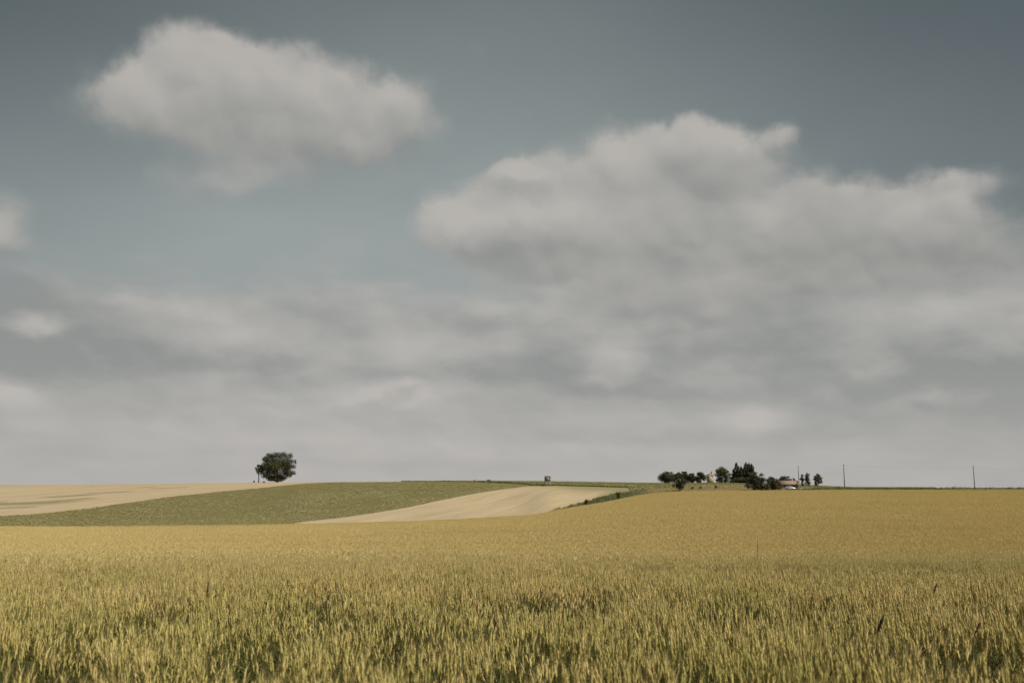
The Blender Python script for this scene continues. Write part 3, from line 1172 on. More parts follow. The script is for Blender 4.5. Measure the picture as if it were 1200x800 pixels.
# ------------------------------------------------------------------ low crop, grass tufts
def leafy_plant(rg, h, r, n, c1, c2, w=.16):
    G = Geo()
    for _ in range(n):
        a = rg.uniform(0, 6.28)
        dd = np.array([math.cos(a), math.sin(a), 0])
        z0 = h * rg.uniform(.1, .7)
        p0 = np.array([0, 0, z0]) + dd * r * .1
        p1 = p0 + dd * r * rg.uniform(.4, .6) + np.array([0, 0, h * rg.uniform(.1, .35)])
        p2 = p0 + dd * r * rg.uniform(.8, 1.1) + np.array([0, 0, h * rg.uniform(-.1, .3)])
        t = rg.random()
        c = (c1 * t + c2 * (1 - t)) * rg.uniform(.8, 1.2)
        G.strip([p0, p1, p2], [w * .4, w, w * .15], np.array([-dd[1], dd[0], 0]), c, c)
    return G.mesh('leafy_plant')


def grass_tuft(rg, h, r, n, c1, c2, w=.05):
    G = Geo()
    for _ in range(n):
        a = rg.uniform(0, 6.28)
        dd = np.array([math.cos(a), math.sin(a), 0])
        o = np.array([rg.normal(0, r * .4), rg.normal(0, r * .4), 0])
        hh = h * rg.uniform(.5, 1.1)
        t = rg.random()
        c = (c1 * t + c2 * (1 - t)) * rg.uniform(.75, 1.2)
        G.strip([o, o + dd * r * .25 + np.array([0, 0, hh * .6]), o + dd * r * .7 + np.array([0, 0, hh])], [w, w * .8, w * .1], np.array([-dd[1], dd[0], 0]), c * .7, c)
    return G.mesh('grass_tuft')


A = np.array
lib_crop = library('crop_plant', [leafy_plant(np.random.default_rng(500 + i), .24, .30, 12, A([.30, .268, .112]), A([.40, .350, .155])) for i in range(6)], M_plant)
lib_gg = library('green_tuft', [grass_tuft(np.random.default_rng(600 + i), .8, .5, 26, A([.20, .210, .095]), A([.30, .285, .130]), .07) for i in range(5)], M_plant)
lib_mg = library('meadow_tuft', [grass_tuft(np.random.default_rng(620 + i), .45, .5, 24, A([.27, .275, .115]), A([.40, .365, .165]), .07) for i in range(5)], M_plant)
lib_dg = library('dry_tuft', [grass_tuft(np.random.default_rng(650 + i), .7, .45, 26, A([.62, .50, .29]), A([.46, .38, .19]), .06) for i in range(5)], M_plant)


def in_zone(k0, k1, dens, smin, smax, dmin, dmax):
    n = int(0.5 * (smax - smin) * (dmax ** 2 - dmin ** 2) * dens)
    y = np.sqrt(rng.uniform(dmin ** 2, dmax ** 2, n))
    s = rng.uniform(smin, smax, n)
    nr = np.interp(s, COLS, BND[:, k0])
    fr = np.interp(s, COLS, BND[:, k1])
    ok_ = (y > nr + .3) & (y < fr - .3)
    return (s * y)[ok_], y[ok_]


def put_scatter(name, x, y, smin, smax, lib, n, label, cat, dz=0.0):
    k = len(x)
    r_ = np.zeros((k, 3))
    r_[:, 2] = rng.uniform(0, 6.28, k)
    sc = rng.uniform(smin, smax, k)
    o = scatter(name, np.stack([x, y, height(x, y) + dz], -1), r_, np.stack([sc, sc, sc], -1), rng.integers(0, n, k), lib)
    return tag(o, label, cat, kind='stuff')


x, y = in_zone(2, 3, 2.0, -.62, .04, 225, 520)
cr = vnoise(x, y, .05, 2.2) + 0.6 * vnoise(x, y, .25, 7.2)
kp = rng.random(len(x)) < .75 + .5 * cr
put_scatter('crop', x[kp], y[kp], .7, 1.25, lib_crop, 6, 'low olive green leafy crop covering the left hillside', 'crop')
x, y = in_zone(0, 1, 1.6, .03, .15, 270, 460)
uu = x / y * F * 1.012 + 600
kp = rng.random(len(x)) < smooth01((uu - 630) / 60) * (1 - smooth01((uu - 745) / 28)) * (.65 + .6 * vnoise(x, y, .08, 3.0))
x, y = x[kp], y[kp]
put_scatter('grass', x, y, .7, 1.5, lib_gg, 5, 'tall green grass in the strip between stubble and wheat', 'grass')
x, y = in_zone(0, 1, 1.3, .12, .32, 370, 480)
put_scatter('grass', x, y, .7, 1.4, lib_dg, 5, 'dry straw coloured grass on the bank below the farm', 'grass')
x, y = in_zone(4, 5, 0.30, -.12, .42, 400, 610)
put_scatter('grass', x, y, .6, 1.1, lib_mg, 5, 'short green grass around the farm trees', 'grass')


# dark grassy ditch line above the stubble and the olive field
def ditch():
    rg = np.random.default_rng(41)
    G = Geo()
    for u in np.arange(470, 786, 0.16):
        s = (u - 600) / F / 1.012
        w, v, st_, o, t, g_ = bounds(s)
        base = max(st_, o, t) + 1.0 if u < 768 else v + 4
        hmax = 0.5 + 0.55 * max(0, mnoise.noise(Vector((u * .05, 3.3, 0)))) + (0.35 if 560 < u < 640 else 0.0)
        for _ in range(4):
            d = base + rg.uniform(-1.0, 1.0)
            x = s * d + rg.uniform(-.2, .2)
            zz = float(height(x, d)) + rg.uniform(0, hmax)
            a = rg.uniform(0, 6.28)
            dd = A([math.cos(a), math.sin(a), rg.uniform(-.4, .8)]) * rg.uniform(.15, .35)
            c = A([.06, .065, .026]) * rg.uniform(.6, 1.5)
            p = A([x, d, zz])
            G.strip([p - dd, p, p + dd], [.05, .22, .05], A([-math.sin(a), math.cos(a), .1]), c, c)
    o = link('hedge', G.mesh('hedge'), M_leaf)
    tag(o, 'thin dark hedge line between the meadow strip and the fields below it', 'hedge')


ditch()


# ------------------------------------------------------------------ trees
def crown_mesh(blobs, leaf, per_m2, c1, c2, seed, droop=0.0, tvar=.25):
    """leaf faces spread over and through a set of foliage clumps; each blob = (x, y, z, rx, ry, rz)"""
    rg = np.random.default_rng(seed)
    V, C, Fc = [], [], []
    n0 = 0
    for (bx, by, bz, rx, ry, rz) in blobs:
        area = 4 * math.pi * ((rx * ry) ** 1.6 / 3 + (rx * rz) ** 1.6 / 3 + (ry * rz) ** 1.6 / 3) ** (1 / 1.6)
        n = max(24, int(area * per_m2))
        d = rg.normal(size=(n, 3))
        d /= np.linalg.norm(d, axis=1)[:, None]
        rad = rg.uniform(.12, 1.12, n) ** .6
        p = d * rad[:, None] * A([rx, ry, rz]) + A([bx, by, bz])
        nrm = d + rg.normal(size=(n, 3)) * .75
        nrm /= np.linalg.norm(nrm, axis=1)[:, None]
        t1 = np.cross(nrm, rg.normal(size=(n, 3)))
        t1 /= np.linalg.norm(t1, axis=1)[:, None]
        t2 = np.cross(nrm, t1)
        sz = leaf * rg.uniform(.55, 1.25, n)[:, None]
        q = np.stack([p - t1 * sz * .5, p + t2 * sz * .34, p + t1 * sz * .5 - A([0, 0, 1]) * sz * droop, p - t2 * sz * .34], 1)
        tone = rg.uniform(.75, 1.25) * rg.uniform(.7, 1.3, n)
        mixf = np.clip(rg.normal(.5, tvar) + rg.normal(0, .2, n), 0, 1)
        c = (c1[None] * (1 - mixf)[:, None] + c2[None] * mixf[:, None]) * tone[:, None]
        V.append(q.reshape(-1, 3))
        C.append(np.repeat(c, 4, axis=0))
        Fc.append(np.arange(n * 4).reshape(n, 4) + n0)
        n0 += n * 4
    return new_mesh('crown', np.concatenate(V), np.concatenate(Fc), np.concatenate(C))


def trunk_mesh(h, r, limbs, seed):
    rg = random.Random(seed)
    m = MB()
    top = Vector((rg.uniform(-.05, .05) * h, rg.uniform(-.05, .05) * h, h))
    mid = Vector((rg.uniform(-.03, .03) * h, 0, h * .5))
    m.tube([(0, 0, -0.3), (0, 0, .15 * h), mid, top], [r * 1.35, r, r * .8, r * .45], 8)
    for (x, y, z) in limbs:
        t = rg.uniform(.4, .95)
        b = mid.lerp(top, t) if t > .5 else mid * (t * 2)
        e = Vector((x, y, z))
        k = b.lerp(e, .5) + Vector((0, 0, .08 * h))
        m.tube([b, k, e], [r * .5, r * .32, r * .12], 6)
    return m


G1, G2 = A([.028, .036, .014]), A([.085, .085, .028])
PAL = {
    'dark': (A([.036, .044, .019]), A([.094, .096, .036])),
    'oak': (A([.026, .034, .012]), A([.082, .080, .028])),
    'round': (A([.040, .048, .018]), A([.105, .100, .036])),
    'conifer': (A([.023, .029, .016]), A([.060, .066, .030])),
    'bronze': (A([.042, .043, .022]), A([.105, .092, .044])),
    'grey': (A([.040, .048, .025]), A([.104, .106, .048])),
}


def tree(name, label, cat, u0, u1, vt, vb, d, kind, pal, seed, trunk_frac=.15, group=None, leaf=.50, dens=8.0, lean=0.0, blobs=None, tvar=.3):
    """a tree filling photo columns u0..u1 and rows vt..vb when stood at depth d"""
    g0 = at((u0 + u1) / 2, d, vb)
    sc = d / F / 1.01
    wd = (u1 - u0) * sc
    ztop = EYE + px_se((u0 + u1) / 2, vt)[1] * d
    h = ztop - g0.z
    rg = random.Random(seed)
    root = empty(name, g0)
    tag(root, label, cat, group)
    B = []
    cb = h * trunk_frac
    rx = wd / 2
    if blobs is not None:
        B = [(bx * rx, by * rx, cb + bz * (h - cb), r * rx, r * rx, rz * (h - cb)) for (bx, by, bz, r, rz) in blobs]
    elif kind == 'round':
        for k in range(26):
            z_ = rg.random()
            prof = math.sqrt(max(0.05, 1 - (2 * z_ - .85) ** 2 / 1.35))
            a = rg.uniform(0, 6.28)
            rr = prof * rx * rg.uniform(.45, .82)
            br = rx * rg.uniform(.22, .36)
            B.append((rr * math.cos(a), rr * math.sin(a), cb + br * .5 + z_ * (h - cb - br * 1.5), br, br, br * rg.uniform(.75, 1.0)))
        B.append((0, 0, cb + (h - cb) * .5, rx * .62, rx * .62, (h - cb) * .4))
        B.append((0, 0, cb + (h - cb) * .8, rx * .4, rx * .4, (h - cb) * .2))
    elif kind == 'bushy':
        for k in range(30):
            a = rg.uniform(0, 6.28)
            rr = rx * math.sqrt(rg.random()) * .82
            br = rx * rg.uniform(.2, .36)
            zt = h * (1.04 - .42 * (rr / rx) ** 2)
            z_ = cb + br * .4 + (max(.1, zt - cb - br * 1.2)) * (rg.random() ** .7)
            B.append((rr * math.cos(a), rr * math.sin(a), z_, br, br, br * rg.uniform(.8, 1.2)))
        for k in range(5):
            a = rg.uniform(0, 6.28)
            rr = rx * rg.uniform(0, .5)
            B.append((rr * math.cos(a), rr * math.sin(a), h * rg.uniform(.86, .93), rx * .2, rx * .2, h * .09))
        B.append((0, 0, cb + (h - cb) * .42, rx * .6, rx * .6, (h - cb) * .42))
    elif kind == 'conifer':
        n = 26
        for k in range(n):
            t = k / (n - 1)
            r_ = rx * (1 - t) ** .58 * rg.uniform(.75, 1.08)
            zc = cb + t * (h - cb) * .97
            na = 6 if t < .6 else 3
            for j in range(na):
                a = j * 6.28 / na + k * 2.4 + rg.uniform(-.3, .3)
                q = r_ * rg.uniform(.45, .75)
                B.append((q * math.cos(a), q * math.sin(a), zc - .1 * r_, max(.16, r_ * .42), max(.16, r_ * .42), max(.3, (h - cb) * .045)))
        B.append((0, 0, h - .5, .14, .14, .6))
    elif kind == 'column':
        for k in range(16):
            t = rg.random()
            a = rg.uniform(0, 6.28)
            r_ = rx * (.9 if t < .6 else .9 * (1 - (t - .6) * 1.6)) * rg.uniform(.2, .75)
            B.append((r_ * math.cos(a), r_ * math.sin(a), cb + t * (h - cb) * .9, rx * .36, rx * .36, (h - cb) * .11))
        B.append((0, 0, h - (h - cb) * .08, rx * .2, rx * .2, (h - cb) * .09))
        B.append((0, 0, cb + (h - cb) * .4, rx * .45, rx * .45, (h - cb) * .38))
    limbs = [(b[0] * .8, b[1] * .8, b[2]) for b in B[:9]] if kind != 'conifer' else []
    th = cb + (h - cb) * (.55 if kind != 'conifer' else .96)
    trunk_mesh(th, max(.1, h * .028), limbs, seed).build('trunk', M_bark, root)
    c1, c2 = PAL[pal]
    link('crown', crown_mesh(B, leaf, dens, c1, c2, seed + 5, tvar=tvar), M_leaf, root)
    return root


D_TREE = 378 * K - 4
# lone tree on the left skyline: (x, y, z, r, rz) of its clumps, relative to half width and crown height
lone = [(-.78, .0, .42, .15, .11), (-.62, .0, .74, .20, .12), (-.46, .1, .86, .20, .10), (-.02, -.35, -.01, .2, .06), (-.25, -.35, -.01, .18, .06), (-.44, .0, .01, .15, .07), (-.30, .2, .02, .18, .07), (.30, .0, .02, .17, .07), (-.74, .0, .24, .15, .09), (-.62, .0, .12, .20, .10), (-.40, -.1, .10, .22, .10), (.42, .1, .12, .20, .10), (.56, .0, .20, .2, .1), (-.5, .1, .38, .24, .14), (.55, -.2, .48, .2, .12), (-.64, .1, .52, .22, .13), (-.50, -.2, .68, .24, .14), (-.30, .1, .82, .22, .12), (-.10, -.1, .90, .18, .10), (.05, .15, .84, .24, .13), (.28, -.1, .90, .20, .10), (.42, .0, .82, .18, .11),
        (.62, .05, .86, .13, .11), (.58, .1, .66, .22, .13), (.88, 0, .62, .10, .10), (.78, -.1, .46, .18, .09), (.76, .1, .24, .18, .10), (.66, -.2, .13, .14, .08), (.50, -.15, .36, .24, .12), (.30, .2, .26, .26, .13),
        (-.05, -.2, .28, .30, .16), (-.35, .15, .28, .26, .14), (-.66, -.1, .36, .20, .12), (-.52, .1, .22, .18, .10), (-.30, -.1, .50, .30, .17), (.10, .0, .55, .34, .20), (.40, .1, .55, .26, .16),
        (-.1, .5, .6, .34, .2), (.1, -.5, .5, .32, .2), (-.35, .5, .45, .26, .17), (.4, -.45, .6, .26, .17), (-.45, -.45, .5, .24, .16), (.35, .5, .4, .26, .16), (-.15, -.3, .68, .24, .14),
        (-.30, .0, .06, .20, .08), (-.12, .1, .10, .24, .10), (.08, -.1, .08, .24, .10), (.24, .1, .03, .18, .07), (-.16, .0, -.02, .22, .07), (.06, .0, -.04, .24, .06), (.2, -.1, .12, .2, .09)]
tree('broadleaf_tree', 'big dark spreading tree alone on the left skyline', 'tree', 301.5, 348, 529, 564.5, D_TREE, 'round', 'oak', 3, trunk_frac=.10, leaf=.50, dens=7.5, blobs=lone, tvar=.34)
tree('young_tree', 'small thin tree close on the left of the big lone tree', 'tree', 297.6, 308.5, 543.5, 564.5, D_TREE - 3, 'bushy', 'oak', 4, trunk_frac=.42, leaf=.42, dens=9)


def shrub(label, u0, u1, vt, vb, d, pal, seed, name='shrub', group=None, spiky=False):
    g0 = at((u0 + u1) / 2, d, vb)
    sc = d / F / 1.01
    rx = (u1 - u0) * sc / 2
    h = max(.5, EYE + px_se((u0 + u1) / 2, vt)[1] * d - g0.z)
    rg = random.Random(seed)
    B = []
    for k in range(9):
        a = rg.uniform(0, 6.28)
        rr = rx * rg.uniform(0, .65)
        B.append((rr * math.cos(a), rr * math.sin(a), h * rg.uniform(.25, .7), rx * .38, rx * .38, h * .26))
    if spiky:
        for k in range(4):
            B.append((rx * rg.uniform(-.6, .6), rx * rg.uniform(-.3, .3), h * .85, rx * .1, rx * .1, h * .22))
    root = empty(name, g0)
    tag(root, label, 'shrub', group)
    c1, c2 = PAL[pal]
    link('foliage', crown_mesh(B, .36, 14, c1, c2, seed), M_leaf, root)
    m = MB()
    for b in B[:5]:
        m.tube([(0, 0, -.1), (b[0] * .5, b[1] * .5, b[2] * .5), b[:3]], [.06, .045, .02], 5)
    m.build('stem', M_bark, root)
    return root


shrub('small round dark bush left of the thin young tree', 295.8, 299, 562.6, 565.2, D_TREE - 4, 'dark', 21)
shrub('low dark bush between the thin young tree and the big tree', 306.8, 311, 563.6, 566.2, D_TREE - 7, 'dark', 22)
shrub('small dark brown bush standing at the lower end of the green verge', 683.8, 689.6, 583.2, 590, bounds((686 - 600) / F / 1.012)[0] + 5, 'bronze', 23)
shrub('larger ragged bush halfway up the green verge', 720.5, 728.5, 575.5, 584, bounds((724 - 600) / F / 1.012)[0] + 5, 'dark', 24, spiky=True)
shrub('dark bush on the dry bank, left of the round tree', 837, 841.5, 568, 572.5, 441, 'bronze', 25)
shrub('brownish bush on the dry bank below the tower', 819, 824, 569, 572.5, 439, 'bronze', 26)
shrub('small brownish bush on the dry bank right of the front tree', 809, 813, 569.3, 573, 437, 'bronze', 27)
for (u, w_, vt, lab, sd) in ((480, 3, 562.6, 'tiny far bush on the skyline where the meadow strip begins', 31), (556, 3.5, 562.0, 'tiny far bush on the skyline above the olive crop', 32), (573, 8, 561.7, 'low wide bush on the skyline left of the raised hut', 33)):
    shrub(lab, u - w_ / 2, u + w_ / 2, vt, 565, bounds((u - 600) / F / 1.012)[5] - 6, 'grey', sd)

FB = 402 * K                   # depth of the farm trees behind the bank
GF = 'trees around the farm'
tree('broadleaf_tree', 'wide leafy tree leftmost in the farm group', 'tree', 770.5, 795, 552.5, 566, FB, 'bushy', 'grey', 41, .06, GF)
tree('broadleaf_tree', 'dark tree in front of the farm group with its foot by the wheat', 'tree', 787, 806, 553, 574.5, 301.5 * K, 'bushy', 'dark', 42, .06, GF, leaf=.46)
tree('broadleaf_tree', 'olive leafy tree behind the dark front tree', 'tree', 796, 811, 551.8, 566, FB + 4, 'bushy', 'round', 43, .05, GF)
tree('broadleaf_tree', 'small low tree between the front tree and the dark tree by the tower', 'tree', 804, 818, 554, 566, FB + 8, 'bushy', 'grey', 44, .06, GF)
tree('broadleaf_tree', 'dark compact tree touching the left side of the tower', 'tree', 812.5, 829, 552.2, 566, FB - 4, 'round', 'dark', 45, .05, GF)
tree('broadleaf_tree', 'round olive green tree on the right of the tower', 'tree', 835.5, 857, 546, 566, FB - 8, 'round', 'round', 46, .03, GF)
tree('conifer', 'tall narrow conifer beside the round olive tree', 'conifer', 854.5, 873, 541.6, 566, FB + 2, 'conifer', 'conifer', 47, .04, GF)
tree('conifer', 'shorter conifer between the two tallest conifers', 'conifer', 861, 877, 546.3, 566, FB + 8, 'conifer', 'conifer', 48, .04, GF)
tree('conifer', 'tallest blackish conifer in the middle of the conifers', 'conifer', 865, 885, 541.4, 566, FB - 2, 'conifer', 'conifer', 49, .03, GF)
tree('conifer', 'conifer right behind the middle one', 'conifer', 869, 888, 542, 566, FB + 6, 'conifer', 'conifer', 50, .03, GF)
tree('conifer', 'rightmost conifer of the dark cluster', 'conifer', 872, 891, 543, 566, FB - 6, 'conifer', 'conifer', 51, .03, GF)
tree('broadleaf_tree', 'bronze green bushy tree in front of the conifers', 'tree', 874, 893, 553.5, 574.5, 303 * K, 'bushy', 'bronze', 52, .03, GF, leaf=.46)
tree('broadleaf_tree', 'upright bushy tree right of the bronze one, with a split top', 'tree', 884, 901, 554, 574.5, 304 * K, 'column', 'bronze', 53, .03, GF, leaf=.46)
tree('broadleaf_tree', 'low spreading tree just left of the tiled house', 'tree', 895, 915, 558, 574.5, 306 * K, 'bushy', 'bronze', 54, .03, GF, leaf=.46)
tree('broadleaf_tree', 'flat topped tree behind the ridge of the tiled house', 'tree', 912, 929, 557.5, 571, 352 * K, 'bushy', 'dark', 55, .1, GF)
tree('broadleaf_tree', 'small tree behind the right end of the tiled house', 'tree', 925, 936, 560.3, 571, 354 * K, 'bushy', 'grey', 56, .1, GF)
tree('young_tree', 'slender young tree beside the far power pole', 'tree', 937, 944.5, 555, 569.5, 350 * K, 'column', 'grey', 57, .08, GF)
tree('young_tree', 'slender young tree second from the right end of the farm', 'tree', 942.5, 951.5, 554.5, 569.5, 349 * K, 'bushy', 'grey', 58, .08, GF)
tree('broadleaf_tree', 'single rounded tree at the right end of the farm', 'tree', 953, 964.5, 554.2, 570.5, 342 * K, 'round', 'grey', 59, .12, GF)
shrub('low green bush filling the gap left of the spreading tree', 893, 904, 564.5, 574.5, 303 * K, 'grey', 61)
shrub('low dark thicket at the foot of the conifers', 853, 889, 558, 566, FB - 14, 'conifer', 63)
shrub('dark bush at the right corner of the tiled house', 931.5, 936.5, 565.5, 574.5, 315 * K, 'dark', 62)


# ------------------------------------------------------------------ hedge along the right skyline
def right_hedge():
    rg = np.random.default_rng(77)
    B = []
    u = 934.0
    while u < 1330:
        s = (u - 600) / F / 1.012
        d = bounds(s)[0] + 6 + rg.uniform(-.8, .8)
        hh = 1.15 + .7 * max(0, mnoise.noise(Vector((u * .045, 1.1, 4)))) + rg.uniform(0, .25)
        if 950 < u < 985:
            hh += .35
        if u < 950:
            hh -= .2
        x_ = s * d
        B.append((x_, d, float(height(x_, d)) + hh * .45, rg.uniform(.5, .9), .7, hh * .55))
        u += rg.uniform(1.2, 2.4)
    c1, c2 = PAL['round']
    o = link('hedge', crown_mesh(B, .34, 7, c1 * .95, c2 * 1.05, 88), M_leaf)
    tag(o, 'long low dark green hedge along the right skyline behind the wheat', 'hedge')


right_hedge()

# ------------------------------------------------------------------ farm buildings
M_plaster = mat_noisy('old_plaster', (0.46, 0.36, 0.26), (0.56, 0.46, 0.34), 1.2, bump=0.3, c3=(0.36, 0.28, 0.20), scale3=.8)
M_plaster2 = mat_noisy('cream_plaster', (0.34, 0.295, 0.19), (0.44, 0.39, 0.27), 1.1, bump=0.3, c3=(0.27, 0.235, 0.15), scale3=.7)


def tile_build(N, p):
    o_ = N.n('ShaderNodeTexCoord').outputs['Object']
    n1 = N.noise(o_, 2.0, 5, .65)
    n2 = N.noise(N.vm('ADD', o_, (4, 7, 1)), .6, 4, .6)
    wv = N.n('ShaderNodeTexWave')
    wv.wave_type = 'BANDS'
    wv.bands_direction = 'X'
    wv.inputs['Scale'].default_value = 2.4
    N.link(o_, wv.inputs['Vector'])
    add_bump(N, p, wv.outputs['Fac'], .8, .05)
    c = N.mix(N.mr(n1.outputs['Fac'], .3, .7), (0.26, 0.180, 0.138), (0.34, 0.255, 0.205))
    return N.mix(N.mr(n2.outputs['Fac'], .5, .7, 0, .5), c, (0.30, 0.23, 0.16))


M_tile = material('clay_tiles', tile_build, .85, .1)
M_dark = mat_noisy('dark_opening', (0.03, 0.03, 0.028), (0.05, 0.048, 0.045), 3.0, rough=.4, spec=.4)
M_glass = mat_noisy('window_glass', (0.03, 0.04, 0.045), (0.05, 0.06, 0.065), 2.0, rough=.12, spec=.6)
M_wood = mat_noisy('grey_wood', (0.20, 0.185, 0.155), (0.33, 0.31, 0.27), 2.5, bump=.4, stretch=(1, 1, 6))
M_pole = mat_noisy('weathered_pole', (0.10, 0.09, 0.075), (0.17, 0.155, 0.13), 2.0, stretch=(3, 3, .4))
M_rust = mat_noisy('rusty_sheet', (0.11, 0.078, 0.058), (0.17, 0.122, 0.092), 2.2, rough=.8, bump=.2)
M_pale = mat_noisy('pale_masonry', (0.60, 0.52, 0.45), (0.70, 0.63, 0.56), 1.6, bump=.2)
M_stone = mat_noisy('stone_trim', (0.40, 0.36, 0.30), (0.50, 0.46, 0.40), 2.0)
M_shutter = mat_noisy('shutter_wood', (0.14, 0.10, 0.07), (0.20, 0.15, 0.10), 3.0)
M_metal = mat_noisy('galvanised', (0.30, 0.30, 0.29), (0.40, 0.40, 0.39), 4.0, rough=.5, spec=.4)


def wall_with_roof(w, dep, h, rise, over, thick=.12, hip=0.5):
    """walls and a tiled roof; ridge along x; hip 0 = gable"""
    wl_ = MB()
    wl_.box(-w / 2, w / 2, -dep / 2, dep / 2, -.6, h)
    if hip == 0:
        wl_.prism([(-dep / 2, h), (dep / 2, h), (0, h + rise * (dep / 2) / (dep / 2 + over) - .04)], 0, 1)
        k = len(wl_.v) - 6
        for i in range(3):
            x_, _, z_ = wl_.v[k + i]
            wl_.v[k + i] = (-w / 2, x_, z_)
            x_, _, z_ = wl_.v[k + 3 + i]
            wl_.v[k + 3 + i] = (w / 2, x_, z_)
    rf = MB()
    a, b = w / 2 + over, dep / 2 + over
    z0 = h - rise * over / (dep / 2 + over) + .03
    rl = a - hip * b if hip > 0 else a
    rl = max(rl, .02)
    P0 = [(-a, -b, z0), (a, -b, z0), (a, b, z0), (-a, b, z0)]
    Rg = [(-rl, 0, z0 + rise), (rl, 0, z0 + rise)]
    lo = [(x_, y_, z_ - thick) for x_, y_, z_ in P0]
    rf.v = P0 + Rg + lo + [(Rg[0][0], 0, Rg[0][2] - thick), (Rg[1][0], 0, Rg[1][2] - thick)]
    rf.f = [(0, 1, 5, 4), (2, 3, 4, 5), (1, 2, 5), (3, 0, 4), (7, 6, 10, 11), (9, 8, 11, 10), (8, 7, 11), (6, 9, 10), (0, 6, 7, 1), (1, 7, 8, 2), (2, 8, 9, 3), (3, 9, 6, 0)]
    return wl_, rf


def opening(root, name, x0, x1, z0, z1, yface, mat_in, M=None, sill=True):
    """window or door: dark infill a little proud, with stone surround as a sub-part"""
    m = MB().box(x0, x1, yface - .02, yface + .05, z0, z1, M)
    o = m.build(name, mat_in, root)
    t = .11
    f = MB()
    f.box(x0 - t, x0, yface - .05, yface + .05, z0, z1, M)
    f.box(x1, x1 + t, yface - .05, yface + .05, z0, z1, M)
    f.box(x0 - t, x1 + t, yface - .055, yface + .05, z1, z1 + t, M)
    f.build('frame', M_stone, o)
    if sill:
        MB().box(x0 - t - .04, x1 + t + .04, yface - .12, yface + .05, z0 - .09, z0 - .002, M).build('sill', M_stone, o)
    return o


# square tower with a hipped tile roof
td = FB + 10
tp = at(832.2, td, 560)
tower = empty('tower', tp, R(-38))
tag(tower, 'square pinkish stone tower with a tiled roof standing among the farm trees', 'tower')
sc_t = td / F / 1.01
side = 2.9
eave = EYE + px_se(832, 556.2)[1] * td - tp.z
tw, tr = wall_with_roof(side, side, eave, 1.55, .3, .14, hip=1.0)
tw.build('wall', M_plaster, tower)
rf_o = tr.build('roof', M_tile, tower)
MB().box(.55, .95, .25, .65, eave + .5, eave + 2.1).build('chimney', M_shutter, rf_o)
opening(tower, 'window', -.35, .25, eave - 1.5, eave - .75, -side / 2, M_dark)
Mx = Matrix.Rotation(R(90), 4, 'Z')
opening(tower, 'window', -.3, .3, eave - 1.55, eave - .75, -side / 2, M_dark, Mx)
opening(tower, 'door', -.45, .45, -.1, 1.9, -side / 2, M_shutter, None, sill=False)

# low tiled house
hd = 319 * K
hp = at(923, hd, 570)
house = empty('farm_house', hp, R(6))
tag(house, 'low cream house with a pink tiled roof behind the white car', 'house')
hz_e = EYE + px_se(923, 567.0)[1] * hd - hp.z
hz_r = EYE + px_se(923, 562.6)[1] * hd - hp.z
hw = 18.0 * hd / F / 1.01
hwall, hroof = wall_with_roof(hw, 5.6, hz_e + .1, hz_r - hz_e, .45, .16, hip=0)
hwall.build('wall', M_plaster2, house)
ro = hroof.build('roof', M_tile, house)
MB().box(2.2, 2.75, .3, .8, hz_r - .5, hz_r + .55).build('chimney', M_plaster, ro)
hb = hz_e - 2.3
opening(house, 'door', -.6, .35, min(0, hb), hb + 2.0, -2.8, M_shutter, sill=False)
opening(house, 'window', -2.9, -2.0, hb + .8, hb + 1.9, -2.8, M_glass)
opening(house, 'window', 1.5, 2.4, hb + .8, hb + 1.9, -2.8, M_glass)

# low pale wall right of the house
a_, b_ = at(936.3, 309 * K, 573), at(951, 309 * K, 573)
lw = empty('garden_wall', (a_ + b_) / 2, math.atan2(b_.y - a_.y, b_.x - a_.x))
tag(lw, 'low pinkish white wall to the right of the parked car', 'wall')
ln_ = (b_ - a_).length
top_w = EYE + px_se(944, 571.3)[1] * 309 * K - lw.location.z
MB().box(-ln_ / 2, ln_ / 2, -.15, .15, -.5, top_w - .08).build('masonry', M_pale, lw)
MB().box(-ln_ / 2 - .05, ln_ / 2 + .05, -.2, .2, top_w - .08, top_w).build('coping', M_pale, lw, bevel=.015)


